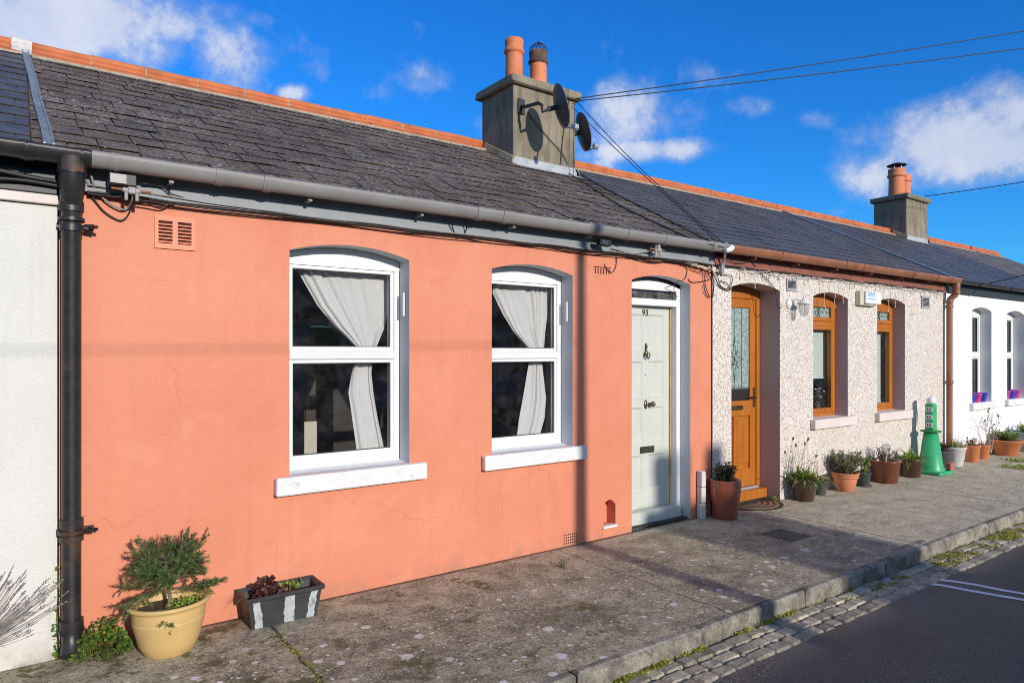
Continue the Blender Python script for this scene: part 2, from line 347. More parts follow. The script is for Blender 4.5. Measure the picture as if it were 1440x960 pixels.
MT['terra_tall'] = m_terracotta('glazed_terracotta', (.24, .058, .030), (.33, .095, .05), .35, .5, .25)
MT['brown_glaze'] = m_terracotta('brown_glaze', (.055, .022, .015), (.10, .040, .025), .3, .8, .1)
MT['red_glaze'] = m_terracotta('oxblood_glaze', (.17, .04, .018), (.21, .06, .03), .35, .6, .1)
MT['grey_pot'] = plain('grey_plastic_pot', (.075, .082, .088), .5, .2)
MT['white_pot'] = plain('white_plastic_pot', (.70, .70, .68), .5, .05, dirt=(.5, .48, .44), dthr=.62)
MT['teal_pot'] = plain('pale_teal_pot', (.28, .36, .34), .5, .1)
MT['green_cone'] = plain('green_cone_plastic', (.045, .40, .16), .4, .15, 5)
MT['green_dark'] = plain('dark_green_paint', (.02, .20, .05), .5, .15)
MT['brick'] = plain('red_brick', (.42, .12, .09), .9, .2, 20, .6)
MT['white_brick'] = plain('white_painted_brick', (.62, .62, .60), .7, .12, 12, .5, 50, dirt=(.30, .28, .25), dscale=12, dthr=.6)
MT['pink_pot'] = plain('magenta_pot', (.70, .06, .34), .4, .05)
MT['blue_pot'] = plain('cobalt_pot', (.04, .07, .50), .4, .05)
MT['coir'] = plain('coir_mat', (.30, .17, .08), .95, .3, 40, .9, 120)
MT['rubber_mat'] = plain('rubber_mat_edge', (.03, .03, .032), .8, .3, 20, .5, 80)
MT['iron_cover'] = plain('iron_cover', (.09, .085, .08), .7, .3, 12, .6, 60)
MT['bark'] = plain('grey_bark', (.20, .15, .11), .9, .3, 20, .6)
MT['rosemary'] = m_leaf('rosemary_needles', (.075, .15, .030), (.16, .26, .075), trans=.3)
MT['weed'] = m_leaf('weed_leaves', (.12, .22, .035), (.22, .34, .07), (.45, .38, .06), dthr=.95)
MT['clover'] = m_leaf('yellow_green_leaves', (.26, .36, .05), (.40, .48, .10))
MT['purple_leaf'] = m_leaf('dark_purple_leaves', (.06, .02, .022), (.13, .045, .035), (.16, .09, .05), .2)
MT['lavender'] = m_leaf('dry_lavender', (.34, .30, .24), (.50, .45, .38), None, .2)
MT['lav_head'] = m_leaf('dry_lavender_heads', (.34, .29, .28), (.48, .42, .40), None, .2)
MT['strap_green'] = m_leaf('strap_leaves', (.16, .30, .035), (.34, .48, .07), (.42, .33, .10))
MT['dark_green'] = m_leaf('dark_green_leaves', (.035, .07, .020), (.08, .13, .035))
MT['olive'] = m_leaf('olive_leaves', (.14, .16, .05), (.26, .27, .09), (.30, .20, .12))
MT['straw'] = m_leaf('straw_stems', (.34, .26, .14), (.50, .40, .24))
MT['grass'] = m_leaf('kerb_grass', (.30, .34, .03), (.50, .50, .08), (.45, .30, .06))
MT['pole_wood'] = plain('tarred_pole', (.10, .075, .055), .85, .3, 10)
MT['salmon_far'] = plain('pale_far_render', (.50, .47, .42), .8, .1, 2)

# ---------------------------------------------------------------- mesh builder
class MB:
    def __init__(s): s.v = []; s.f = []; s.m = []; s.sm = []
    def add(s, vs, fs, m=0, smooth=False):
        k = len(s.v); s.v += [tuple(v) for v in vs]
        for f in fs: s.f.append([k+i for i in f]); s.m.append(m); s.sm.append(smooth)
    def box(s, x0, x1, y0, y1, z0, z1, m=0):
        vs = [(x, y, z) for z in (z0, z1) for y in (y0, y1) for x in (x0, x1)]
        s.add(vs, [(0, 2, 3, 1), (4, 5, 7, 6), (0, 1, 5, 4), (2, 6, 7, 3), (0, 4, 6, 2), (1, 3, 7, 5)], m)
    def cbox(s, x0, x1, y0, y1, z0, z1, c=.004, m=0, jit=0):
        # box with chamfered edges on every side (three nested rings per corner)
        cx, cy, cz = (x0+x1)/2, (y0+y1)/2, (z0+z1)/2; hx, hy, hz = (x1-x0)/2, (y1-y0)/2, (z1-z0)/2
        c = min(c, hx*.49, hy*.49, hz*.49); vs = []; idx = {}
        for sx in (-1, 1):
            for sy in (-1, 1):
                for sz in (-1, 1):
                    for a in range(3):
                        p = [sx*(hx-c), sy*(hy-c), sz*(hz-c)]
                        p[a] = (sx*hx, sy*hy, sz*hz)[a]
                        idx[(sx, sy, sz, a)] = len(vs)
                        vs.append((cx+p[0]+R.uniform(-jit, jit), cy+p[1]+R.uniform(-jit, jit), cz+p[2]+R.uniform(-jit, jit)))
        fs = []
        for a in range(3):
            o1, o2 = [q for q in range(3) if q != a]
            for sg in (-1, 1):
                f = []
                for q1, q2 in ((-1, -1), (1, -1), (1, 1), (-1, 1)):
                    k = [0, 0, 0]; k[a] = sg; k[o1] = q1; k[o2] = q2; f.append(idx[(*k, a)])
                if (sg > 0) == (a == 1): f.reverse()
                fs.append(f)
            for q1 in (-1, 1):
                for q2 in (-1, 1):
                    k0 = [0, 0, 0]; k1 = [0, 0, 0]; k0[a] = -1; k1[a] = 1
                    for k in (k0, k1): k[o1] = q1; k[o2] = q2
                    f = [idx[(*k0, o1)], idx[(*k1, o1)], idx[(*k1, o2)], idx[(*k0, o2)]]
                    fs.append(f)
        for sx in (-1, 1):
            for sy in (-1, 1):
                for sz in (-1, 1): fs.append([idx[(sx, sy, sz, a)] for a in range(3)])
        s.add(vs, fs, m)
    def prism(s, poly, y0, y1, m=0, smooth=False):
        # poly: list of (x,z), extruded along y
        n = len(poly); vs = [(p[0], y0, p[1]) for p in poly]+[(p[0], y1, p[1]) for p in poly]
        s.add(vs, [list(range(n)), list(range(2*n-1, n-1, -1))], m)
        s.add(vs, [(i, i+n, (i+1) % n+n, (i+1) % n) for i in range(n)], m, smooth)
    def prismx(s, poly, x0, x1, m=0, smooth=False):
        n = len(poly); vs = [(x0, p[0], p[1]) for p in poly]+[(x1, p[0], p[1]) for p in poly]
        s.add(vs, [list(range(n)), list(range(2*n-1, n-1, -1))], m)
        s.add(vs, [(i, i+n, (i+1) % n+n, (i+1) % n) for i in range(n)], m, smooth)
    def tube(s, pts, r, n=8, m=0, cap=True, smooth=True):
        pts = [Vector(p) for p in pts]; rs = r if isinstance(r, (list, tuple)) else [r]*len(pts); vs = []
        up = Vector((0, 0, 1)); prev = None
        for i, p in enumerate(pts):
            t = (pts[min(i+1, len(pts)-1)]-pts[max(i-1, 0)]).normalized()
            if prev is None:
                a = t.cross(up); a = t.cross(Vector((1, 0, 0))) if a.length < .1 else a
            else: a = prev-t*prev.dot(t)
            a.normalize(); b = t.cross(a); prev = a
            for k in range(n):
                q = 2*math.pi*k/n; vs.append(p+(a*math.cos(q)+b*math.sin(q))*rs[i])
        L = len(pts); fs = [(i*n+k, i*n+(k+1) % n, (i+1)*n+(k+1) % n, (i+1)*n+k) for i in range(L-1) for k in range(n)]
        s.add(vs, fs, m, smooth)
        if cap: s.add(vs[:n], [list(range(n-1, -1, -1))], m); s.add(vs[-n:], [list(range(n))], m)
    def lathe(s, prof, c, n=28, m=0, ex=1.0, ey=1.0, smooth=True, rib=0):
        vs = []
        for (r, z) in prof:
            for k in range(n):
                q = 2*math.pi*k/n; rr = r*(1+(rib if k % 2 else 0)); vs.append((c[0]+rr*ex*math.cos(q), c[1]+rr*ey*math.sin(q), c[2]+z))
        L = len(prof); s.add(vs, [(i*n+k, i*n+(k+1) % n, (i+1)*n+(k+1) % n, (i+1)*n+k) for i in range(L-1) for k in range(n)], m, smooth)
    def disc(s, c, r, n=24, m=0, ex=1, ey=1, jit=0):
        vs = [(c[0], c[1], c[2]+jit)]+[(c[0]+r*ex*math.cos(6.2832*k/n), c[1]+r*ey*math.sin(6.2832*k/n), c[2]+R.uniform(-jit, jit)) for k in range(n)]
        s.add(vs, [(0, 1+k, 1+(k+1) % n) for k in range(n)], m)
    def ball(s, c, r, m=0, n=12, sx=1, sy=1, sz=1):
        prof = [(max(1e-4, r*math.sin(math.pi*i/n)), -r*math.cos(math.pi*i/n)*sz) for i in range(n+1)]
        s.lathe(prof, c, n=2*n, m=m, ex=sx, ey=sy)
    def blade(s, p, d, L, w, droop=.5, segs=4, m=0):
        p = Vector(p); d = Vector(d).normalized(); side = d.cross(Vector((0, 0, 1)))
        if side.length < .05: side = Vector((1, 0, 0))
        side.normalize(); side.rotate(Matrix.Rotation(R.uniform(-.5, .5), 3, d)); vs = []
        for i in range(segs+1):
            t = i/segs; q = p+d*L*t+Vector((0, 0, -droop*L*t*t)); ww = w*(1-t)**.6*(.6+.4*min(1, t*4))+.0004
            vs += [q-side*ww/2, q+side*ww/2]
        s.add(vs, [(2*i, 2*i+1, 2*i+3, 2*i+2) for i in range(segs)], m, True)
    def leaf(s, p, d, L, w, m=0, cup=.15):
        p = Vector(p); d = Vector(d).normalized(); u = Vector((R.uniform(-1, 1), R.uniform(-1, 1), R.uniform(-.2, 1)))
        side = d.cross(u)
        if side.length < .05: side = Vector((0, 1, 0))
        side.normalize(); nn = side.cross(d)
        vs = [p, p+d*L*.35-side*w*.5+nn*cup*w, p+d*L*.75-side*w*.38+nn*cup*w, p+d*L, p+d*L*.75+side*w*.38+nn*cup*w, p+d*L*.35+side*w*.5+nn*cup*w]
        s.add(vs, [(0, 1, 2, 3), (0, 3, 4, 5)], m, False)
    def build(s, name, mats, parent=None, kind=None, label=None, cat=None, group=None):
        me = bpy.data.meshes.new(name)
        off = Vector(parent.get('_w', (0, 0, 0))) if parent else Vector((0, 0, 0))
        me.from_pydata([(v[0]-off[0], v[1]-off[1], v[2]-off[2]) for v in s.v], [], s.f)
        for k in (mats if isinstance(mats, (list, tuple)) else [mats]): me.materials.append(MT[k] if isinstance(k, str) else k)
        me.polygons.foreach_set('material_index', s.m); me.polygons.foreach_set('use_smooth', s.sm); me.update()
        o = bpy.data.objects.new(name, me); col.objects.link(o)
        if parent: o.parent = parent; o['_w'] = tuple(off)
        tag(o, kind, label, cat, group); return o
def tag(o, kind=None, label=None, cat=None, group=None):
    for k, v in (('kind', kind), ('label', label), ('category', cat), ('group', group)):
        if v: o[k] = v
def thing(name, label, cat, loc=(0, 0, 0), group=None):
    o = bpy.data.objects.new(name, None); o.location = loc; o.empty_display_size = .1; col.objects.link(o)
    o['_w'] = tuple(loc); tag(o, None, label, cat, group); return o
def copy_tree(o, parent=None):
    c = o.copy(); col.objects.link(c)
    if parent: c.parent = parent
    for ch in [x for x in bpy.data.objects if x.parent == o]: copy_tree(ch, c)
    return c
def text_mesh(txt, size, loc, mat, parent, name, depth=.002, rot=None):
    cu = bpy.data.curves.new('t', 'FONT'); cu.body = txt; cu.size = size; cu.extrude = depth; cu.align_x = 'CENTER'; cu.align_y = 'CENTER'; cu.offset = size*.012
    t = bpy.data.objects.new('t', cu); col.objects.link(t); bpy.context.view_layer.update()
    me = bpy.data.meshes.new_from_object(t.evaluated_get(bpy.context.evaluated_depsgraph_get())); bpy.data.objects.remove(t)
    off = Vector(parent.get('_w', (0, 0, 0))) if parent else Vector()
    M = Matrix.Translation(Vector(loc)-off) @ (rot or Matrix.Rotation(math.pi/2, 4, 'X')); me.transform(M)
    me.materials.clear(); me.materials.append(MT[mat]); o = bpy.data.objects.new(name, me); col.objects.link(o); o.parent = parent; o['_w'] = tuple(off); return o

# ---------------------------------------------------------------- architecture
TP = .5206; PITCH = math.atan(TP); ZE = 2.70; YE = -.10; YR = 2.74
def rz(y): return ZE+(y-YE)*TP
def arc(xl, xr, zs, zc, n=12):
    return [(xl+(xr-xl)*i/n, zs+(zc-zs)*(1-(2*i/n-1)**2)) for i in range(n+1)]
def facade(mb, x0, x1, ztop, ops, mo=0, mrv=1, mi=2, z0=-.02):
    xs = x0
    for o in sorted(ops, key=lambda o: o['l']):
        l, r, zb, d = o['l'], o['r'], o['b'], o['d']; a = arc(l, r, o['s'], o['c'])
        mb.add([(xs, 0, z0), (l, 0, z0), (l, 0, ztop), (xs, 0, ztop)], [(0, 1, 2, 3)], mo)
        if zb > z0: mb.add([(l, 0, z0), (r, 0, z0), (r, 0, zb), (l, 0, zb)], [(0, 1, 2, 3)], mo)
        for p, q in zip(a, a[1:]):
            mb.add([(p[0], 0, p[1]), (q[0], 0, q[1]), (q[0], 0, ztop), (p[0], 0, ztop)], [(0, 1, 2, 3)], mo)
        ring = [(l, zb)]+a+[(r, zb)]
        if o.get('niche'): mb.add([(p[0], d, p[1]) for p in ring], [list(range(len(ring)))], mo)
        for (ya, yb, mm) in (((0, d, mo),) if o.get('niche') else ((0, d, mrv), (d, .36, mi))):
            for p, q in zip(ring, ring[1:]+ring[:1]):
                mb.add([(p[0], ya, p[1]), (q[0], ya, q[1]), (q[0], yb, q[1]), (p[0], yb, p[1])], [(0, 1, 2, 3)], mm)
        xs = r
    mb.add([(xs, 0, z0), (x1, 0, z0), (x1, 0, ztop), (xs, 0, ztop)], [(0, 1, 2, 3)], mo)
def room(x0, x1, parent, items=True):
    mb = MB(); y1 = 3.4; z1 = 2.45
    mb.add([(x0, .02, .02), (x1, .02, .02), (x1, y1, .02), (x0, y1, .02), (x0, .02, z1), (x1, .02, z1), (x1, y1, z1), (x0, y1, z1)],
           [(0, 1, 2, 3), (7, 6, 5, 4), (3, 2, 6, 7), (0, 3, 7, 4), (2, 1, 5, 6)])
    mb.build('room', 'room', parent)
def slates(mb, x0, x1, w=.28, ex=.205, jit=.004, wj=.03, th=.007, y0=-.15, y1=YR, slip=0):
    cp, sp = math.cos(PITCH), math.sin(PITCH); L = (y1-y0)/cp; rows = int(L/ex)+1
    for i in range(rows):
        s0 = i*ex; x = x0-(w/2 if i % 2 else 0)-R.uniform(0, .02)
        while x < x1:
            ww = w+R.uniform(-wj, wj); a, b = max(x, x0), min(x+ww, x1); x += ww
            if b-a < .02: continue
            sb = s0+R.uniform(-jit, jit)*1.6-(R.random() < slip)*R.uniform(.01, .04); st = min(s0+ex*1.75, L); h0 = th*1.9+R.uniform(0, jit*1.4); h1 = R.uniform(0, .001)
            tw = R.uniform(-jit, jit)
            def pt(xx, s, h): return (xx, y0+s*cp-h*sp, rz(y0)+s*sp+h*cp)
            g = .0015+jit*.3
            vs = [pt(a+g, sb+tw, h0), pt(b-g, sb-tw, h0+R.uniform(0, jit)), pt(b-g, st, h1), pt(a+g, st, h1),
                  pt(a+g, sb+tw, h0+th), pt(b-g, sb-tw, h0+th), pt(b-g, st, h1+th*.3), pt(a+g, st, h1+th*.3)]
            if jit > .003 and R.random() < .35:      # clipped corner
                vs[5] = pt(b-g-.02, sb-tw+.004, h0+th)
            mb.add(vs, [(4, 5, 6, 7), (0, 1, 5, 4), (1, 2, 6, 5), (3, 0, 4, 7)])
def roof_base(mb, x0, x1):
    e = -.004
    mb.add([(x0, -.15, rz(-.15)+e), (x1, -.15, rz(-.15)+e), (x1, YR, rz(YR)+e), (x0, YR, rz(YR)+e), (x0, 2*YR+.15, rz(-.15)+e), (x1, 2*YR+.15, rz(-.15)+e)],
           [(0, 1, 2, 3), (3, 2, 5, 4)], 0)
    for x in (x0, x1): mb.add([(x, -.1, 2.6), (x, 2*YR+.1, 2.6), (x, 2*YR+.1, 2.70), (x, YR, rz(YR)+e), (x, -.1, 2.70)], [(0, 1, 2, 3, 4)], 0)
def ridge(mb, x0, x1, seg=.437, x_start=None, jit=.003):
    x = x_start if x_start is not None else x0; zr = rz(YR)
    while x < x1-.02:
        b = min(x+seg-.008, x1); dz = R.uniform(-jit, jit); dy = R.uniform(-jit, jit); tl = R.uniform(-.003, .003)
        prof = []
        wing = .155
        # outer profile: left wing bottom -> roll -> right wing bottom, then back inside
        zt = zr+.045; prof.append((YR-wing, zt-wing*TP-.028)); prof.append((YR-wing, zt-wing*TP-.006)); prof.append((YR-.046, zt-.030))
        for k in range(0, 9):
            q = math.pi*(1.22-1.44*k/8); prof.append((YR+.042*math.cos(q), zt+.020+.042*math.sin(q)))
        prof.append((YR+.046, zt-.030)); prof.append((YR+wing, zt-wing*TP-.006)); prof.append((YR+wing, zt-wing*TP-.028)); prof.append((YR, zt-.025))
        n = len(prof); vs = [(x, p[0]+dy, p[1]+dz-tl) for p in prof]+[(b, p[0]+dy, p[1]+dz+tl) for p in prof]
        mb.add(vs, [(i, i+n, (i+1) % n+n, (i+1) % n) for i in range(n)]+[list(range(n)), list(range(2*n-1, n-1, -1))], 0)
        # mortar joint collar
        mb.add([(b-.004 if kk == 0 else b+.012, YR+(p[0]-YR)*.985+dy, p[1]-.003) for kk in (0, 1) for p in prof], [(i, i+n, (i+1) % n+n, (i+1) % n) for i in range(n)], 1)
        x += seg
    # bedding mortar under the wings
    xx = x0
    while xx < x1:
        q = min(xx+.05, x1); r = R.uniform(.008, .026)
        z0 = rz(YR-.16)
        mb.box(xx, q, YR-.163-r*.5, YR-.10, z0-.006+R.uniform(-.004, .003), z0+.026, 1); xx += .05
def gutter(mb, x0, x1, joints, m=0, rw=.056, dp=.080, yc=-.155, zl=2.700):
    prof = [(yc+rw*math.cos(math.pi*(1+k/12)), zl+dp*math.sin(math.pi*(1+k/12))) for k in range(13)]
    inner = [(yc+(rw-.005)*math.cos(math.pi*(2-k/12)), zl+(dp-.005)*math.sin(math.pi*(2-k/12))) for k in range(13)]
    mb.prismx(prof+inner, x0, x1, m, True)
    for j in joints:
        p2 = [(yc+(rw+.007)*math.cos(math.pi*(1+k/12)), zl+.002+(dp+.007)*math.sin(math.pi*(1+k/12))) for k in range(13)]
        mb.prismx(p2+[(yc+rw*.9, zl-.01), (yc-rw*.9, zl-.01)], j-.028, j+.028, m, True)
        mb.prismx([(p[0], p[1]-.004) for p in p2]+[(yc+rw*.9, zl-.01), (yc-rw*.9, zl-.01)], j-.006, j+.006, m, True)
def brackets(mb, xs, m=0, yc=-.155):
    for x in xs: mb.box(x-.012, x+.012, yc+.02, -.03, 2.60, 2.62, m)
def fascia(parent, x0, x1, mat, z0=2.515):
    mb = MB(); mb.cbox(x0+.002, x1-.002, -.034, .0, z0+.015, 2.695, .004); mb.box(x0+.002, x1-.002, -.046, -.034, z0, z0+.022)
    mb.box(x0+.002, x1-.002, -.16, -.0345, 2.697, 2.701)
    return mb.build('fascia', mat, parent)
def window_a(parent, l, r, zb, zs, zc, y, fm='upvc', split=.5, label=None, sillmat='sill', sp=.06, sz=(.73, .845), curtain=True, panes='glass', fw=.046, tr=None):
    """fixed light over opening light, arched head"""
    mb = MB(); g = .003; tr = tr or (zb+(zs-zb)*.512); ztop = zs-.07
    A = arc(l+g, r-g, zs-g, zc-g)
    mb.prism([(l+g, ztop)]+A+[(r-g, ztop)], y, y+.07)          # head filling the arch
    mb.cbox(l+g, l+fw, y, y+.07, zb+.002, ztop-.0005, .004); mb.cbox(r-fw, r-g, y, y+.07, zb+.002, ztop-.0005, .004)
    mb.cbox(l+fw, r-fw, y+.001, y+.07, zb+.002, zb+.075, .004)
    mb.cbox(l+fw, r-fw, y-.008, y+.06, tr-.030, tr+.030, .005)
    # inner sash frames
    s1 = fw+.026
    for (z0, z1, dy) in ((zb+.075, tr-.030, .006), (tr+.030, ztop, .010)):
        mb.cbox(l+fw, l+s1, y+dy, y+.06, z0, z1, .003); mb.cbox(r-s1, r-fw, y+dy, y+.06, z0, z1, .003)
        mb.cbox(l+s1, r-s1, y+dy, y+.06, z0, z0+.026, .003); mb.cbox(l+s1, r-s1, y+dy, y+.06, z1-.026, z1, .003)
    w = mb.build('window', fm, parent, label=label)
    for (z0, z1) in ((zb+.101, tr-.056), (tr+.056, ztop-.026)):
        p = MB(); p.box(l+s1-.001, r-s1+.001, y+.030, y+.036, z0-.001, z1+.001); p.build('pane', panes, w)
        k = MB(); a, b = l+s1, r-s1
        for q in ((a, a+.006, z0, z1), (b-.006, b, z0, z1), (a+.006, b-.006, z0, z0+.006), (a+.006, b-.006, z1-.006, z1)): k.box(q[0], q[1], y+.020, y+.0285, q[2], q[3])
        k.build('gasket', 'gasket', w)
    s = MB(); s.cbox(l-.10, r+.115, -sp, -.001, sz[0], sz[1], .008, 0, .0015); s.add([(l, -.001, sz[1]-.008), (r, -.001, sz[1]-.008), (r, y, zb+.012), (l, y, zb+.012)], [(0, 1, 2, 3)])
    s.build('sill', sillmat, w); return w
def curtain(name, label, rows, y=.30, folds=9, amp=.022, seed=0):
    t = MB(); n = 90; vs = []; rr = []
    for i in range(len(rows)-1):
        for k in range(7): 
            f = k/7; rr.append([a+(b-a)*f for a, b in zip(rows[i], rows[i+1])])
    rr.append(rows[-1])
    for j, (ly, lx, ry_, rx) in enumerate([(r[1], r[0], r[3], r[2]) for r in rr]):
        A = W(lx, ly, y); B = W(rx, ry_, y); wd = (B-A).length
        for k in range(n+1):
            u = k/n; ph = folds*2*math.pi*(u+.11*math.sin(4.3*u+seed)+.05*math.sin(11*u+2*seed+j*.04))+.5*math.sin(j*.17+seed)
            am = min(amp, wd*.09+.003)*(.75+.5*math.sin(7*u+1+seed))
            q = A.lerp(B, u); vs.append((q.x+.3*am*math.cos(ph), y+am*math.sin(ph)+.5*am*math.sin(2.3*ph+1), q.z+.002*math.sin(ph)))
    m_ = n+1
    t.add(vs, [(j*m_+k, j*m_+k+1, (j+1)*m_+k+1, (j+1)*m_+k) for j in range(len(rr)-1) for k in range(n)], 0, True)
    return t
def chimney(parent, x0, x1, yf, yb, zc, pots, flash=True, cowl=None, bird=None):
    mb = MB(); z0 = rz(yf)-.15; mb.cbox(x0, x1, yf, yb, z0, zc-.10, .012, 0, .003)
    ch = mb.build('chimney', 'chimney', parent)
    cp = MB(); cp.cbox(x0-.06, x1+.06, yf-.06, yb+.06, zc-.10, zc, .014, 0, .005)
    cp.add([(x0+.05, yf+.05, zc-.003), (x1-.05, yf+.05, zc-.003), (x1-.05, yb-.05, zc-.003), (x0+.05, yb-.05, zc-.003), (x0+.2, yf+.25, zc+.06), (x1-.2, yf+.25, zc+.06), (x1-.2, yb-.25, zc+.06), (x0+.2, yb-.25, zc+.06)],
           [(4, 5, 6, 7), (0, 1, 5, 4), (1, 2, 6, 5), (2, 3, 7, 6), (3, 0, 4, 7)])
    cp.build('chimney_cap', 'chimney', ch)
    for i, (px_, py_, r, h, dark) in enumerate(pots):
        p = MB(); prof = [(r*1.08, -.05), (r*1.03, .04), (r*.98, h*.66), (r*.98, h*.70), (r*1.14, h*.725), (r*1.20, h*.765), (r*1.12, h*.80), (r*1.02, h*.82), (r*1.08, h*.90), (r*1.10, h*.955), (r*1.02, h), (r*.86, h), (r*.84, h*.75)]
        p.lathe(prof[:4], (px_, py_, zc), 24, 0); p.lathe(prof[3:], (px_, py_, zc), 24, 1 if dark else 0); p.disc((px_, py_, zc+h*.76), r*.86, 24, 2)
        p.build('chimney_pot', ['pot_clay', 'soot', 'black'], ch)
        if dark and bird:
            b = MB()
            for k in range(10):
                q = 6.283*k/10; c, s_ = math.cos(q), math.sin(q)
                b.tube([(px_+c*r*.95, py_+s_*r*.95, zc+h-.02), (px_+c*r*1.05, py_+s_*r*1.05, zc+h+.035), (px_+c*r*.7, py_+s_*r*.7, zc+h+.08), (px_, py_, zc+h+.125)], .0045, 5)
            b.tube([(px_+math.cos(6.283*k/16)*r*1.04, py_+math.sin(6.283*k/16)*r*1.04, zc+h+.03) for k in range(17)], .005, 5)
            b.build('bird_guard', 'black_rust', ch)
        if cowl and i == 0:
            b = MB()
            for k in range(4): b.tube([(px_+math.cos(k*1.571)*r*.6, py_+math.sin(k*1.571)*r*.6, zc+h-.02), (px_+math.cos(k*1.571)*r*.6, py_+math.sin(k*1.571)*r*.6, zc+h+.09)], .012, 6, 1)
            b.lathe([(r*1.25, .075), (r*1.25, .085), (r*.5, .125), (.001, .135)], (px_, py_, zc+h), 20, 0); b.build('cowl', ['black', 'chrome'], ch)
    if flash:
        f = MB(); e = .004
        f.add([(x0-.02, yf-.006, rz(yf)+.10), (x0-.02, yf-.006, rz(yf)+.015), (x0-.02, yf-.16, rz(yf-.16)+.028), (x1+.02, yf-.006, rz(yf)+.10), (x1+.02, yf-.006, rz(yf)+.015), (x1+.02, yf-.16, rz(yf-.16)+.028)], [(0, 1, 4, 3), (1, 2, 5, 4)])
        f.build('lead_flashing', 'lead_pale', ch)
        for xs, dx in ((x0, -1), (x1, 1)):
            f = MB(); y0_, y1_ = yf-.03, YR-.10
            vs = [(xs+dx*q, y, rz(y)+h) for y in (y0_, y1_) for q, h in ((-.002, .105), (.035, .095), (.055, .02))]
            f.add(vs, [(0, 3, 4, 1), (1, 4, 5, 2), (0, 1, 2), (3, 5, 4)])
            f.build('mortar_fillet', 'chimney', ch)
    return ch
def vent(parent, c0, c1, mat, y=0, slats=6, split=True):
    mb = MB(); x0, x1, z0, z1 = c0.x, c1.x, c1.z, c0.z
    mb.box(x0, x1, -.0115, -.0015, z0, z0+.03); mb.box(x0, x1, -.0115, -.0015, z1-.03, z1); mb.box(x0, x0+.02, -.0115, -.0015, z0+.03, z1-.03); mb.box(x1-.02, x1, -.0115, -.0015, z0+.03, z1-.03)
    mb.box(x0+.02, x1-.02, -.003, -.0012, z0+.03, z1-.03, 1)
    xm = (x0+x1)/2
    if split: mb.box(xm-.014, xm+.014, -.0112, -.003, z0+.03, z1-.03)
    for i in range(slats):
        z = z0+.035+(z1-z0-.07)*i/slats; h = (z1-z0-.07)/slats
        for a, b in (((x0+.02, xm-.014), (xm+.014, x1-.02)) if split else ((x0+.02, x1-.02),)):
            mb.add([(a, -.016, z), (b, -.016, z), (b, -.004, z+h*.52), (a, -.004, z+h*.52), (a, -.016, z+h*.14), (b, -.016, z+h*.14)], [(0, 1, 5, 4), (4, 5, 2, 3)], 0)
    mb.v = [(a, b+y, c) for a, b, c in mb.v]
    return mb.build('air_vent', [mat, 'dark_red' if 'salmon' in mat else 'gasket'], parent)

HOUSES = {}
# ======================= house with salmon wall
H2 = thing('cottage', 'salmon pink terraced cottage with two white framed windows and a sage panelled door', 'cottage', (.173, 0, 0), 'cottages in the terrace')
ops2 = [dict(l=1.41, r=2.268, b=.845, s=2.300, c=2.365, d=.15), dict(l=2.982, r=3.812, b=.845, s=2.290, c=2.350, d=.15), dict(l=4.165, r=4.315, b=.105, s=.285, c=.335, d=.11, niche=1), dict(l=4.520, r=5.330, b=-.02, s=2.300, c=2.360, d=.13)]
mb = MB(); facade(mb, .173, 5.648, 2.53, ops2)
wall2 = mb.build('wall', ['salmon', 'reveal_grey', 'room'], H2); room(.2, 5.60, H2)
mb = MB(); roof_base(mb, .05, 5.70); slates(mb, .05, 5.70, .205, .212, .0050, .055, .0052, slip=.06); rf = mb.build('roof', 'slate_old', H2)
mb = MB(); ridge(mb, .085, 4.70, .437, .085); mb.build('ridge_tiles', ['ridge', 'mortar'], rf)
fascia(H2, .173, 5.648, 'fascia_grey')
mb = MB(); gutter(mb, .30, 5.72, (.42, .95, 1.22, 2.75, 2.98, 4.30, 4.78, 5.45)); brackets(mb, [.7+.8*i for i in range(6)]); mb.build('gutter', 'gutter_grey', H2)
wa = window_a(H2, 1.41, 2.268, .845, 2.300, 2.365, .15, label='left window with white sashes and a tied curtain behind it', tr=1.622)
wb = window_a(H2, 2.982, 3.812, .845, 2.290, 2.350, .15, label='right window with white sashes, darker glass below', tr=1.617)
for w_, x in ((wa, 2.262), (wb, 3.806)):
    mb = MB(); mb.cbox(x-.014, x-.001, .055, .085, 1.90, 2.07, .003); mb.build('sash_stop', 'upvc', w_)
pa, pb = W(723, 53, 2.44), W(757, 70, 2.44)
chimney(H2, 4.70, 5.655, 2.08, 2.76, 4.885, [(pa.x, 2.44, .108, (pa.z-4.885)*.95, False), (pb.x, 2.44, .108, (pb.z-4.885)*.95, True)], bird=True)
vent(H2, W(217, 302), W(274, 353), 'vent_salmon')
mb = MB()   # small ventilation holes low down and under the eaves
for i in range(7):
    for j in range(4):
        p = W(792, 752); x = 3.716+i*.0235; z = .030+j*.0235
        mb.prism([(x+.0065*math.cos(6.283*k/8), z+.0065*math.sin(6.283*k/8)) for k in range(8)], -.0025, -.001)
mb.build('vent_holes', 'dark_red', H2); mb = MB()
for i in range(6): mb.prism([(4.065+i*.033, 2.325), (4.076+i*.033, 2.325), (4.076+i*.033, 2.375), (4.065+i*.033, 2.375)], -.0028, -.001)
mb.box(4.05, 4.26, -.0028, -.001, 2.380, 2.387)
mb.build('vent_slots', 'dark_red', H2)
mb = MB(); mb.cbox(4.150, 4.322, -.022, .04, .088, .110, .004); mb.build('niche_sill', 'sill', H2)
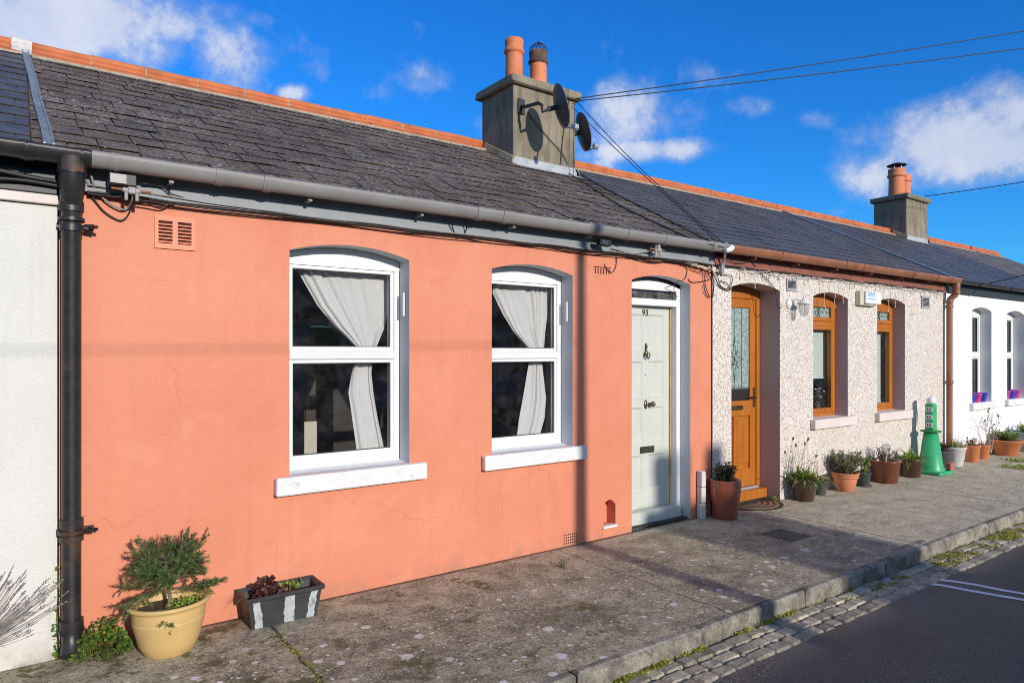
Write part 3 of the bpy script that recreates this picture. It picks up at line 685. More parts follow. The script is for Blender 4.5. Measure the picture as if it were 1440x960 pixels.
# door
def door_sage():
    yl = .205
    fr = MB(); l, r = 4.523, 5.327
    fr.cbox(l, l+.045, .125, .23, -.0, 2.235, .004); fr.cbox(r-.052, r, .125, .23, 0.0, 2.235, .004)
    fr.cbox(l+.045, r-.052, .12, .23, 2.085, 2.150, .005)
    A = arc(l, r, 2.297-.0, 2.355, 12); fr.prism([(l, 2.2355)]+[(p[0], p[1]-.032) for p in A]+[(r, 2.2355)], .127, .23)
    fr.prism([(p[0], p[1]-.033) for p in A]+[(p[0], p[1]-.001) for p in A[::-1]], .17, .23, 1)
    f = fr.build('door_frame', ['upvc', 'reveal_grey'], H2)
    g = MB(); g.box(l+.045, r-.052, .17, .176, 2.150, 2.236); g.build('fanlight_pane', 'glass_dusty', f)
    bw = MB(); bw.box(r-.070, r-.0525, .19, .235, .12, 2.084); bw.build('draught_strip', 'bare_wood', f)
    d = MB(); x0, x1 = l+.047, r-.072
    xc = 4.918; st = .052; pl0, pl1 = x0+.085, xc-.045; pr0, pr1 = xc+.045, x1-.085
    zr_ = [(W(920, b, yl).z, W(920, a, yl).z) for a, b in ((443, 491), (508, 556), (572, 619), (638, 686))]
    d.box(x0, x1, yl+.014, yl+.045, .13, 2.083)
    def rail(a, b, c, e): d.cbox(a, b, yl, yl+.0145, c, e, .003)
    rail(x0, pl0, .13, 2.083); rail(pr1, x1, .13, 2.083); rail(pl1, pr0, .13, 2.083)
    zs_ = [2.083]+[q for z in zr_ for q in (z[1], z[0])]+[.13]
    for i in range(0, len(zs_), 2):
        for a, b in ((pl0, pl1), (pr0, pr1)): rail(a, b, zs_[i+1], zs_[i])
    for (z0, z1) in zr_:
        for a, b in ((pl0, pl1), (pr0, pr1)):
            d.add([(a, yl+.004, z0), (b, yl+.004, z0), (b, yl+.004, z1), (a, yl+.004, z1), (a+.014, yl+.0135, z0+.014), (b-.014, yl+.0135, z0+.014), (b-.014, yl+.0135, z1-.014), (a+.014, yl+.0135, z1-.014)],
                  [(0, 1, 5, 4), (1, 2, 6, 5), (2, 3, 7, 6), (3, 0, 4, 7), (4, 5, 6, 7)])
    dd = d.build('door', 'door_sage', H2, label='pale sage panelled door with brass fittings')
    w = MB(); w.cbox(l+.01, r-.012, .10, .22, .004, .128, .006, 0, .002); w.build('threshold_board', 'weatherboard', dd)
    text_mesh('93', .088, (xc-.005, yl-.003, W(906, 440, yl).z), 'brass', dd, 'house_number', .003)
    k = MB(); zk = W(907, 497, yl).z; k.ball((xc, yl-.012, zk), .026, 0, 8, 1, .55, 1.25); k.ball((xc, yl-.012, zk+.065), .014, 0, 6); k.tube([(xc, yl-.01, zk+.02), (xc, yl-.012, zk+.10)], .008, 8)
    k.tube([(xc-.022, yl-.03, zk+.01), (xc-.028, yl-.034, zk-.02), (xc, yl-.036, zk-.05), (xc+.028, yl-.034, zk-.02), (xc+.022, yl-.03, zk+.01)], .007, 8); k.build('knocker', 'brass', dd)
    k = MB(); zk = W(912, 568, yl).z; k.lathe([(.001, 0), (.030, 0), (.030, .004), (.001, .006)], (0, 0, 0), 16)
    for v in range(len(k.v)): x, y, z = k.v[v]; k.v[v] = (xc+.0+x*.7, yl-z-.002, zk+y*1.5)
    k.ball((xc+.055, yl-.045, zk+.003), .027, 0, 8); k.tube([(xc+.055, yl, zk), (xc+.055, yl-.035, zk)], .011, 8); k.ball((xc-.005, yl-.008, zk-.005), .012, 0, 6, 1, .6, 1); k.build('door_handle', 'brass', dd)
    k = MB(); zk = W(907, 632, yl).z; k.cbox(xc-.098+.02, xc+.118, yl-.008, yl-.0005, zk-.032, zk+.032, .003); k.box(xc-.055, xc+.095, yl-.011, yl-.0082, zk-.017, zk+.017, 1); k.build('letter_box', ['brass', 'gasket'], dd)
    k = MB(); k.ball((xc, yl-.002, W(907, 527, yl).z), .006, 0, 5); k.build('spyhole', 'brass', dd)
door_sage()

# ======================= left neighbour, off-white
H1 = thing('cottage', 'off-white rendered cottage cut by the left edge of the picture', 'cottage', (-5.1, 0, 0), 'cottages in the terrace')
ops1 = [dict(l=-1.9, r=-1.05, b=.845, s=2.20, c=2.26, d=.15), dict(l=-4.3, r=-3.5, b=-.02, s=2.20, c=2.26, d=.2)]
mb = MB(); 
f1 = MB(); facade(f1, -5.1, .165, 2.42, ops1)
f1.v = [(x, y-.012, z) for x, y, z in f1.v]
f1.add([(.165, -.012, 0), (.165, .1, 0), (.165, .1, 2.42), (.165, -.012, 2.42)], [(0, 1, 2, 3)], 0)
f1.build('wall', ['white_left', 'reveal_grey', 'room'], H1); room(-5.0, .1, H1)
mb = MB(); mb.cbox(-5.1, .155, -.022, -.0125, -.01, .165, .003); mb.build('plinth', 'white_left', H1)
mb = MB(); mb.cbox(-5.1, .170, -.040, -.001, 2.425, 2.475, .004); mb.build('coping_board', 'sill_pink', H1)
mb = MB(); mb.cbox(-5.1, .165, -.030, .0, 2.480, 2.69, .004); mb.build('fascia', 'black_far', H1)
mb = MB(); roof_base(mb, -5.1, .048); slates(mb, -5.1, .045, .30, .235, .0012, .0, .006); rf = mb.build('roof', 'slate_dark', H1)
mb = MB(); ridge(mb, -5.1, .05, .437, -5.2); mb.build('ridge_tiles', ['ridge', 'mortar'], rf)
mb = MB()
cp_, sp_ = math.cos(PITCH), math.sin(PITCH)
for (xa, xb, h) in ((.100, .110, .050), (.110, .140, .036), (.140, .150, .048)):
    ys = [-.16+(YR+.10)*k/10 for k in range(11)]; vs = []
    for k, y in enumerate(ys): dx = .003*math.sin(k*1.3)+.0-.085*k/10; vs += [(xa+dx, y, rz(y)+h), (xb+dx, y, rz(y)+h), (xb+dx, y, rz(y)), (xa+dx, y, rz(y))]
    mb.add(vs, [(4*k+j, 4*k+(j+1) % 4, 4*k+4+(j+1) % 4, 4*k+4+j) for k in range(10) for j in range(4)]+[(0, 1, 2, 3)])
mb.build('lead_valley', 'lead', rf)
mb = MB(); z = rz(YR)   # pale lead saddle dressed over the ridge
pr = [(YR-.185, z-.075), (YR-.06, z+.022), (YR-.045, z+.035)]+[(YR+.05*math.cos(math.pi*(1-k/6)), z+.066+.05*math.sin(math.pi*(1-k/6))) for k in range(7)]+[(YR+.045, z+.035), (YR+.06, z+.022), (YR+.185, z-.075)]
xs_ = [-.055+.028*k for k in range(6)]; vs = [(x+R.uniform(-.004, .004), p[0]+R.uniform(-.004, .004), p[1]+R.uniform(0, .006)) for x in xs_ for p in pr]; n = len(pr)
mb.add(vs, [(a*n+b, a*n+b+1, a*n+n+b+1, a*n+n+b) for a in range(5) for b in range(n-1)])
mb.build('ridge_saddle', 'mortar_pale', rf)
mb = MB(); gutter(mb, -5.1, .31, (-1.5, -.35, .03, .265)); mb.tube([(.225, -.155, 2.66), (.225, -.155, 2.58)], .062, 16, 1); mb.build('gutter', ['black_iron', 'black_rust'], H1)
window_a(H1, -1.9, -1.05, .845, 2.20, 2.26, .14)
mb = MB(); mb.box(-4.3, -3.5, .18, .22, 0, 2.25); mb.build('door', 'oak', H1)
# black downpipe
dp = MB(); X0, Yp = .225, -.085
def pz(py): return CZ+(494-py)*3.64/960
dp.tube([(X0, -.150, 2.62), (X0, -.145, 2.52), (X0, -.10, 2.45), (X0, Yp, 2.38), (X0, Yp, .16), (X0, Yp-.01, .09), (X0-.01, Yp-.05, .045)], [.060, .060, .052, .046, .045, .047, .046], 20)
for z, h, r in ((2.60, .05, .068), (2.415, .055, .058), (2.345, .018, .062), (2.30, .035, .056), (.735, .045, .056), (.69, .02, .064), (.655, .03, .056), (.20, .05, .056), (.165, .02, .06)):
    dp.tube([(X0, Yp-(.06 if z > 2.5 else 0), z-h/2), (X0, Yp-(.06 if z > 2.5 else 0), z+h/2)], r, 20)
pipe = dp.build('downpipe', 'black_iron', H1, label='thick black iron downpipe at the left end of the salmon wall')
for z in (2.325, .695):
    mb = MB(); mb.box(X0-.065, X0+.105, -.045, -.030, z-.02, z+.005); mb.tube([(X0+.085, -.04, z-.008), (X0+.115, -.10, z-.008)], .009, 8); mb.tube([(X0+.06, Yp-.01, z-.008), (X0+.10, Yp-.03, z-.008)], .010, 8)
    mb.build('pipe_bracket', 'black_iron', pipe)

# ======================= pebbledashed house
H3 = thing('cottage', 'pebbledashed cottage with golden oak door and narrow oak framed windows', 'cottage', (5.648, 0, 0), 'cottages in the terrace')
ops3 = [dict(l=5.962, r=6.825, b=-.02, s=2.315, c=2.375, d=.245), dict(l=7.490, r=8.262, b=.845, s=2.290, c=2.350, d=.15), dict(l=8.985, r=9.745, b=.845, s=2.280, c=2.345, d=.15)]
mb = MB(); facade(mb, 5.660, 10.91, 2.53, ops3); mb.v = [(x, y-.010 if y == 0 else y, z) for x, y, z in mb.v]
mb.add([(5.660, -.010, 0), (5.660, .0, 0), (5.660, .0, 2.53), (5.660, -.010, 2.53)], [(0, 1, 2, 3)], 0)
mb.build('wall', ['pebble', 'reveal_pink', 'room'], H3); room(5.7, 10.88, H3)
mb = MB(); roof_base(mb, 5.70, 10.91); slates(mb, 5.70, 10.91, .30, .195, .0018, .004, .006); rf = mb.build('roof', 'slate_new', H3)
mb = MB(); ridge(mb, 5.66, 10.98, .437, 5.66); mb.build('ridge_tiles', ['ridge', 'mortar'], rf)
mb = MB(); ys = [-.13+(YR-.05)*k/8 for k in range(9)]; vs = []
for y in ys: vs += [(10.90, y, rz(y)+.042), (10.98, y, rz(y)+.042), (10.98, y, rz(y)), (10.90, y, rz(y))]
mb.add(vs, [(4*k+j, 4*k+(j+1) % 4, 4*k+4+(j+1) % 4, 4*k+4+j) for k in range(8) for j in range(4)]+[(0, 1, 2, 3)]); mb.build('verge_strip', 'lead', rf)
fascia(H3, 5.662, 10.91, 'fascia_brown')
mb = MB(); gutter(mb, 5.73, 11.05, (6.6, 7.9, 8.3, 9.6, 10.3, 10.75)); brackets(mb, [6.2+.8*i for i in range(6)]); mb.build('gutter', 'gutter_brown', H3)
mb = MB(); mb.tube([(11.0, -.15, 2.64), (11.0, -.15, 2.52), (11.0, -.13, 2.46), (10.965, -.08, 2.40), (10.965, -.075, 2.32), (10.965, -.075, .02)], [.05, .048, .044, .042, .040, .040], 16)
for z in (2.60, 2.50, 2.37, 2.30, 1.2): mb.tube([(11.0 if z > 2.45 else 10.965, -.15 if z > 2.45 else -.075, z-.02), (11.0 if z > 2.45 else 10.965, -.15 if z > 2.45 else -.075, z+.02)], .052, 16)
mb.build('downpipe', 'gutter_brown', H3)
vent(H3, W(1104, 391), W(1118, 410), 'vent_grey', y=-.012, slats=6, split=False); vent(H3, W(1294, 416), W(1305, 434), 'vent_grey', y=-.012, slats=6, split=False)
def star(mb, cx, cz, r, y, m=0):
    w = .0028
    def line(a, b):
        a, b = Vector((a[0], 0, a[1])), Vector((b[0], 0, b[1])); d = (b-a).normalized(); n = Vector((-d.z, 0, d.x))*w
        mb.prism([((a+n).x, (a+n).z), ((b+n).x, (b+n).z), ((b-n).x, (b-n).z), ((a-n).x, (a-n).z)], y, y+.002+R.uniform(0, .0005), m)
    for k in range(8):
        q = k*math.pi/4; rr = r*(1.35 if k % 2 == 0 else .75); p = (cx+.35*rr*math.cos(q-.39), cz+.35*rr*1.5*math.sin(q-.39)); p2 = (cx+.35*rr*math.cos(q+.39), cz+.35*rr*1.5*math.sin(q+.39)); t = (cx+rr*math.cos(q), cz+rr*1.6*math.sin(q))
        line(p, t); line(t, p2); line((cx, cz), p)
    return line
def window_oak(l, r, zb, zs, zc, y, lab):
    mb = MB(); g = .003; ztop = zs-.06; tr = W((1163 if l < 8 else 1245), (447+458)/2 if l < 8 else 452, y).z
    tr = 1.985
    A = arc(l+g, r-g, zs-g, zc-g); mb.prism([(l+g, ztop)]+A+[(r-g, ztop)], y, y+.07); fw = .055
    mb.cbox(l+g, l+fw, y, y+.07, zb, ztop-.0005, .004); mb.cbox(r-fw, r-g, y, y+.07, zb, ztop-.0005, .004); mb.cbox(l+fw, r-fw, y, y+.07, zb, zb+.06, .004)
    mb.cbox(l+fw, r-fw, y-.004, y+.06, tr-.03, tr+.03, .004)
    s1 = fw+.055
    for (z0, z1) in ((zb+.06, tr-.03), (tr+.03, ztop)):
        mb.cbox(l+fw, l+s1, y-.012, y+.05, z0, z1, .005); mb.cbox(r-s1, r-fw, y-.012, y+.05, z0, z1, .005); mb.cbox(l+s1, r-s1, y-.012, y+.05, z0, z0+.05, .005); mb.cbox(l+s1, r-s1, y-.012, y+.05, z1-.045, z1, .005)
    w = mb.build('window', 'oak', H3, label=lab)
    p = MB(); p.box(l+s1-.001, r-s1+.001, y+.020, y+.026, zb+.109, tr-.079); p.build('pane', 'glass', w)
    p = MB(); p.box(l+s1-.001, r-s1+.001, y+.020, y+.026, tr+.079, ztop-.044); p.build('leaded_pane', 'leaded', w)
    p = MB(); cx, cz = (l+r)/2+.03, (tr+.079+ztop-.044)/2; ln = star(p, cx, cz, .07, y+.0175); ln((l+s1, cz), (cx-.09, cz)); ln((cx+.09, cz), (r-s1, cz)); p.build('lead_came', 'gasket', w)
    s = MB(); s.cbox(l-.06, r+.10, -.075, -.011, .745, .855, .006); s.add([(l, -.011, .85), (r, -.011, .85), (r, y, zb+.012), (l, y, zb+.012)], [(0, 1, 2, 3)]); s.build('sill', 'sill_pink', w)
window_oak(7.490, 8.262, .845, 2.290, 2.350, .15, 'oak framed window nearer the oak door')
window_oak(8.985, 9.745, .845, 2.280, 2.345, .15, 'oak framed window beside the brown downpipe')
def door_oak():
    l, r, y = 5.965, 6.822, .245; fr = MB(); A = arc(l, r, 2.312, 2.372, 12)
    fr.prism([(l, 2.235)]+A+[(r, 2.235)], y-.005, y+.07); fr.cbox(l, l+.06, y-.005, y+.07, .12, 2.2345, .004); fr.cbox(r-.06, r, y-.005, y+.07, .12, 2.2345, .004)
    f = fr.build('door_frame', 'oak', H3)
    st = MB(); st.cbox(l+.004, r-.002, .145, .30, .002, .118, .006); st.build('door_step', 'oak', f)
    t = MB(); t.box(l+.06, r-.06, y-.03, y+.05, .119, .140); t.build('threshold_strip', 'chrome', f)
    d = MB(); x0, x1 = l+.062, r-.062; yf = y+.008; st_ = .105
    d.cbox(x0, x0+st_, yf, yf+.05, .145, 2.232, .004); d.cbox(x1-st_, x1, yf, yf+.05, .145, 2.232, .004)
    for a, b in ((.145, .34), (.93, 1.10), (2.13, 2.232)): d.cbox(x0+st_, x1-st_, yf, yf+.05, a, b, .004)
    xm = (x0+x1)/2; d.box(x0+st_, x1-st_, yf+.022, yf+.04, .34, .93); d.cbox(xm-.03, xm+.03, yf+.002, yf+.03, .34, .93, .004)
    for a, b in ((x0+st_+.012, xm-.042), (xm+.042, x1-st_-.012)): d.cbox(a, b, yf+.006, yf+.03, .40, .90, .012)
    d.cbox(x0+st_+.03, x1-st_-.03, yf-.006, yf+.0, .20, .29, .004)
    dd = d.build('door', 'oak', H3, label='golden oak door with a leaded glass upper half')
    p = MB(); p.box(x0+st_, x1-st_, yf+.018, yf+.024, 1.10, 2.13); p.build('pane', 'leaded', dd)
    p = MB(); cx = xm; ln = star(p, cx, 1.56, .12, yf+.0155); ln((cx, 1.10), (cx, 1.38)); ln((cx, 1.74), (cx, 2.13)); ln((cx-.13, 1.10), (cx-.13, 2.13)); ln((cx+.13, 1.10), (cx+.13, 2.13)); star(p, cx-.08, 1.50, .06, yf+.0150); p.build('lead_came', 'gasket', dd)
    k = MB(); k.cbox(xm-.13, xm+.13, yf-.008, yf-.0005, 1.0, 1.05, .004); k.build('letter_box', 'brass', dd)
    k = MB(); k.cbox(x1-.055, x1-.02, yf-.008, yf-.0005, 1.02, 1.24, .004); k.tube([(x1-.04, yf-.005, 1.13), (x1-.04, yf-.04, 1.13), (x1-.15, yf-.045, 1.135)], .010, 8); k.build('door_handle', 'brass', dd)
door_oak()
# white far house and the ones beyond
def far_house(x0, x1, ops, wallm, slatem, label, gut, chim=None, gable=False, z0w=.845):
    H = thing('cottage', label, 'cottage', (x0, 0, 0), 'cottages in the terrace')
    mb = MB(); facade(mb, x0, x1, 2.53, ops); mb.build('wall', [wallm, wallm, 'room'], H); room(x0+.03, x1-.03, H)
    mb = MB(); roof_base(mb, x0, x1); slates(mb, x0, x1, .30, .2, .002, .01, .006); rf = mb.build('roof', slatem, H)
    mb = MB()
    if chim: ridge(mb, x0+.05, chim[0], .437); m2_ = MB(); ridge(m2_, chim[1]+.02, x1, .437); m2_.build('ridge_tiles', ['ridge', 'mortar'], rf)
    else: ridge(mb, x0+.05, x1, .437)
    mb.build('ridge_tiles', ['ridge', 'mortar'], rf); fascia(H, x0, x1, gut)
    mb = MB(); gutter(mb, x0+.15, x1, [x0+.9+1.2*i for i in range(4)], rw=.05, dp=.055, yc=-.14, zl=2.69); mb.build('gutter', gut, H)
    if chim: chimney(H, chim[0], chim[1], 2.38, 3.06, 4.97, [(chim[0]+.30, 2.72, .155, .62, False), (chim[0]+.68, 2.74, .13, .55, False)], cowl=True)
    for o in ops:
        if o['b'] > .1: window_a(H, o['l'], o['r'], o['b'], o['s'], o['c'], o['d'], sz=(.74, .85))
        else:
            mb = MB(); mb.box(o['l'], o['r'], o['d'], o['d']+.05, 0, o['c']); mb.build('door', 'door_sage', H)
    return H
H4 = far_house(10.92, 16.15, [dict(l=11.965, r=12.71, b=.845, s=2.285, c=2.34, d=.16), dict(l=13.36, r=14.13, b=.845, s=2.275, c=2.335, d=.16), dict(l=14.95, r=15.75, b=-.02, s=2.28, c=2.34, d=.2)],
          'white_far', 'slate_dark', 'bright white cottage with coloured pots on its window sills', 'black_far', (15.12, 16.08))
H5 = far_house(16.15, 21.0, [dict(l=17.2, r=18.0, b=.845, s=2.28, c=2.34, d=.16), dict(l=18.7, r=19.5, b=.845, s=2.28, c=2.34, d=.16)],
          'white_left', 'slate_mottled', 'farthest cottage of the terrace, only its mottled roof in view', 'black_far')
# hip end at the far end of the terrace
mb = MB(); zr_ = rz(YR); mb.add([(21.0, -.15, rz(-.15)), (21.0, YR, zr_), (21.0, 2*YR, rz(-.1)), (23.6, -.15, rz(-.15)), (23.6, 2*YR, rz(-.1))], [(0, 3, 1), (1, 3, 4), (1, 4, 2)]); mb.build('hip_roof', 'slate_mottled', H5)
mb = MB(); mb.add([(21.0, 0, 0), (23.5, 0, 0), (23.5, 0, 2.7), (21.0, 0, 2.7), (23.5, 5.4, 0), (23.5, 5.4, 2.7)], [(0, 1, 2, 3), (1, 4, 5, 2)]); mb.build('end_wall', 'white_left', H5)

# terrace across the street, behind the viewpoint (casts the roof, chimney and pot shadows)
OX = 5.62+.46
def opp():
    H = thing('cottage', 'plain cottage of the terrace across the street, behind the viewer', 'cottage', (0, 0, 0), 'cottages across the street')
    mb = MB(); ops = [dict(l=.9, r=1.75, b=.845, s=2.29, c=2.35, d=.15), dict(l=2.3, r=3.15, b=.845, s=2.29, c=2.35, d=.15), dict(l=3.9, r=4.7, b=-.02, s=2.3, c=2.36, d=.15)]
    facade(mb, 0, 5.25, 2.53, ops); mb.build('wall', ['salmon_far', 'reveal_grey', 'room'], H)
    mb = MB(); roof_base(mb, 0, 5.25); mb.build('roof', 'slate_new', H)
    mb = MB(); mb.box(0, 5.25, -.2, -.05, 2.58, 2.70); mb.build('gutter', 'black_far', H)
    for o in ops[:2]:
        mb = MB(); mb.box(o['l'], o['r'], .15, .18, .845, 2.3); w = mb.build('window', 'upvc', H); mb = MB(); mb.box(o['l']+.06, o['r']-.06, .144, .149, .92, 2.2); mb.build('pane', 'room_item', w)
    mb = MB(); mb.box(3.9, 4.7, .15, .2, 0, 2.3); mb.build('door', 'green_dark', H)
    chimney(H, 4.70-.12, 5.80-.0, 2.25, 3.15, 4.93, [(5.19-.24+.0, 2.74, .13, .66, False), (5.62-.16, 2.74, .13, .66, False)], flash=False)
    return H
O = opp()
for i in range(-4, 5):
    o = O if i == -4 else copy_tree(O)
    if i % 2:
        k = [c for c in bpy.data.objects if c.parent == o and c.name.startswith('chimney')]
        for c in k:
            if o is O: continue
            for q in [x for x in bpy.data.objects if x.parent == c]: bpy.data.objects.remove(q)
            bpy.data.objects.remove(c)
    o.rotation_euler = (0, 0, math.pi); o.location = (OX+5.25*i+4.98, -16.10+YR, 0)

# ======================= ground
def sheet(name, x0, x1, y0, y1, z, mat):
    mb = MB(); mb.add([(x0, y0, z), (x1, y0, z), (x1, y1, z), (x0, y1, z)], [(0, 1, 2, 3)]); return mb.build(name, mat, kind='structure')
sheet('ground', -400, 400, -400, 400, -.17, 'ground')
sheet('road', -60, 80, -11.8, -2.04, -.115, 'asphalt')
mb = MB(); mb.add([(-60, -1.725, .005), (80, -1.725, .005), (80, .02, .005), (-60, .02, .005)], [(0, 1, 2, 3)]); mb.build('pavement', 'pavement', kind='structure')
mb = MB(); mb.box(-60, 80, -13.36, -11.8, -.16, 0); mb.build('far_pavement', 'kerb', kind='structure')
mb = MB(); x = -7.3
ks = [2.35, 3.42, 4.62, 5.55, 6.9]
x = -5
while x < 26:
    L = R.uniform(.85, 1.25); 
    mb.cbox(x+.003, x+L-.003, -1.775+R.uniform(-.006, .006), -1.64, -.16, .002+R.uniform(-.003, .003), .018, 0, .004); x += L
mb.build('kerb', 'kerb', kind='structure')
mb = MB(); mb.box(-6, 26, -2.09, -1.70, -.165, -.1165); mb.build('gutter_bed', 'grit', kind='structure')
mb = MB()
for row in range(3):
    x = -4+R.random()*.1; y0 = -1.788-row*.098
    while x < 25:
        L = R.uniform(.11, .19); dz = R.uniform(-.004, .004); dy = R.uniform(-.006, .006)
        mb.cbox(x, x+L-R.uniform(.005, .012), y0-.092+dy, y0+dy, -.16, -.104+dz, R.uniform(.010, .016), 0, .004); x += L
st_ = mb.build('cobbled_gutter', 'sett', kind='structure')
# road lines
def strip(mb, pts, w, z):
    pts = [Vector(p) for p in pts]; vs = []
    for i, p in enumerate(pts):
        t = (pts[min(i+1, len(pts)-1)]-pts[max(i-1, 0)]).normalized(); n = Vector((-t.y, t.x, 0))*w/2; vs += [(p.x-n.x, p.y-n.y, z), (p.x+n.x, p.y+n.y, z)]
    mb.add(vs, [(2*i, 2*i+1, 2*i+3, 2*i+2) for i in range(len(pts)-1)])
mb = MB(); z = -.115
for line in (((1297, 820.5), (1322, 822.5), (1350, 828), (1400, 837), (1440, 843.5), (1560, 864)), ((1318, 815), (1345, 818), (1375, 823), (1410, 830), (1440, 835), (1560, 857))):
    strip(mb, [G(a, b, z) for a, b in line], .052, z+.004)
mb.build('road_marking', 'line', kind='structure')
mb = MB()
for cx, cy, rx, n in ((1075, 940, 14, 150), (1028, 957, 24, 200)):
    for k in range(n):
        p = G(cx+R.gauss(0, rx*.5), cy+R.gauss(0, 5), z); s_ = R.uniform(.002, .008); q = R.random()*6
        mb.add([(p.x+s_*R.uniform(.5, 1)*math.cos(q+a), p.y+s_*R.uniform(.5, 1)*math.sin(q+a), z+.003) for a in (0, 1.3, 2.5, 3.8, 5.1)], [(0, 1, 2, 3, 4)])
mb.build('worn_road_marking', 'sett', kind='structure')

# utility cover
uc = thing('utility_cover', 'small dark square iron cover set in the pavement by the oak door', 'manhole cover', (5.55, -.87, 0))
mb = MB(); mb.cbox(5.37, 5.74, -1.06, -.70, -.03, .0035, .003); mb.build('frame', 'iron_cover', uc)
mb = MB(); mb.cbox(5.385, 5.725, -1.045, -.715, -.02, .0065, .002)
for i in range(7):
    for j in range(7): mb.box(5.395+i*.047, 5.425+i*.047, -1.035+j*.046, -1.007+j*.046, .006, .009)
mb.build('lid', 'iron_cover', uc)

# ======================= curtains, blinds, things behind the glass
def mk_curtain(label, up, lo, tie, y, seed=0):
    t = thing('curtain', label, 'curtain', (W(*tie, y).x, y, W(*tie, y).z), 'tied curtains')
    curtain('a', '', up, y, 6+int(seed), .013, seed).build('upper_drape', 'curtain', t); curtain('a', '', lo, y, 3, .010, seed+1).build('lower_drape', 'curtain', t)
    b = MB(); c = W(*tie, y); b.lathe([(.030, -.016), (.037, -.01), (.037, .01), (.030, .016)], (c.x, y, c.z), 16, ey=.8); b.build('tie_band', 'curtain', t)
    r = MB(); A = W(up[0][0]-8, up[0][1]-6, y); B = W(up[0][2]+10, up[0][3]-6, y); r.tube([A, B], .008, 8); r.build('curtain_rail', 'upvc', t)
mk_curtain('pale dotted curtain tied in the middle, behind the left salmon-wall window',
    [(415, 374, 549, 384), (425, 392, 549, 395), (447, 430, 549, 428), (472, 460, 541, 460), (500, 487, 529, 487), (504, 496, 524, 496)],
    [(502, 502, 522, 502), (496, 525, 521, 525), (491, 552, 524, 553), (496, 590, 530, 587), (502, 633, 539, 631)], (513, 499), .26)
mk_curtain('plain pale curtain tied low, behind the salmon-wall window nearer the door',
    [(694, 396, 775, 402), (694, 412, 772, 410), (708, 442, 770, 440), (722, 465, 766, 467), (745, 492, 764, 492), (748, 498, 763, 498)],
    [(745, 503, 762, 503), (741, 525, 764, 525), (735, 562, 768, 560), (730, 590, 766, 588), (727, 614, 760, 610)], (755, 500), .26, 1.9)
for lab, x0, x1, g, zb in (('pale roller blind pulled low in the oak window nearer the door', 7.56, 8.2, 1.33, 1.33), ('pale roller blind pulled right down in the oak window beside the downpipe', 9.05, 9.6, .97, .97)):
    mb = MB(); mb.box(x0, x1, .245, .249, zb, 1.99); mb.tube([(x0, .247, 1.99), (x1, .247, 1.99)], .02, 10); mb.box(x0, x1, .240, .254, zb-.02, zb)
    mb.build('roller_blind', 'blind', label=lab, cat='blind', group='roller blinds')
for lab, x, y_, w_, h_, z_ in (('tall dark wardrobe in the room behind the left window', 2.05, 1.6, .55, 1.75, .02), ('dark cabinet in the room behind the window nearer the sage door', 4.6, 1.9, .8, 1.25, .02)):
    t = thing('cupboard', lab, 'cupboard', (x, y_, z_), 'furniture inside the salmon cottage'); mb = MB(); mb.cbox(x-w_/2, x+w_/2, y_, y_+.4, z_, z_+h_, .008); mb.build('carcass', 'room_dark', t)
    for a in (-1, 1): mb = MB(); mb.cbox(x+(a-1)*w_/4+.01, x+(a+1)*w_/4-.01, y_-.015, y_-.001, z_+.05, z_+h_-.04, .006); mb.build('cupboard_door', 'room_dark', t)
# table lamp with a round shade and vase of white flowers on the inner sill
t = thing('flower_vase', 'vase of white flowers on the inner sill under the blind', 'vase', (8.0, .24, .90))
mb = MB(); mb.lathe([(.03, 0), (.045, .05), (.03, .12), (.025, .14)], (8.0, .24, .90), 16); mb.build('vase', 'room_item', t)
mb = MB()
for k in range(90): 
    p = Vector((8.0, .24, 1.10))+Vector((R.gauss(0, .035), R.gauss(0, .02), R.gauss(0, .05))); mb.leaf(p, (R.uniform(-1, 1), -1, R.uniform(-1, 1)), .03, .022, R.choice((0, 1, 1)))
mb.build('flowers', ['plastic_white', 'dark_green'], t)
# pale board standing inside the left window, seen through the glass
mb = MB(); a = W(428, 602, .9); mb.box(a.x, a.x+.10, .9, .92, .55, a.z+.05); mb.build('leaning_board', 'pale_item', label='narrow pale board standing in the room behind the left window', cat='board')

# ======================= fittings on walls
def floodlight(name, lab, p0, p1):
    t = thing(name, lab, 'floodlight', ((p0.x+p1.x)/2, -.16, p1.z), 'floodlights under the gutter')
    x0, x1, z0, z1 = p0.x, p1.x, p1.z, p0.z
    mb = MB(); mb.cbox(x0, x1, -.16, -.105, z0, z1, .006); mb.build('housing', 'black', t)
    mb = MB(); mb.box(x0+.008, x0+(x1-x0)*.62, -.166, -.1605, z0+.008, z1-.008); mb.build('lens', 'lamp_face', t)
    mb = MB(); xc = (x0+x1)/2; mb.tube([(xc, -.11, z0+.02), (xc, -.05, z0+.01), (xc, -.02, z0-.02)], .012, 8); mb.build('bracket', 'cable_grey', t)
floodlight('floodlight', 'small floodlight under the gutter above the left vent', W(152, 242, -.14), W(192, 264, -.14))
floodlight('floodlight', 'small blue-black floodlight under the gutter between right window and sage door', W(842, 336, -.14), W(858, 347, -.14))
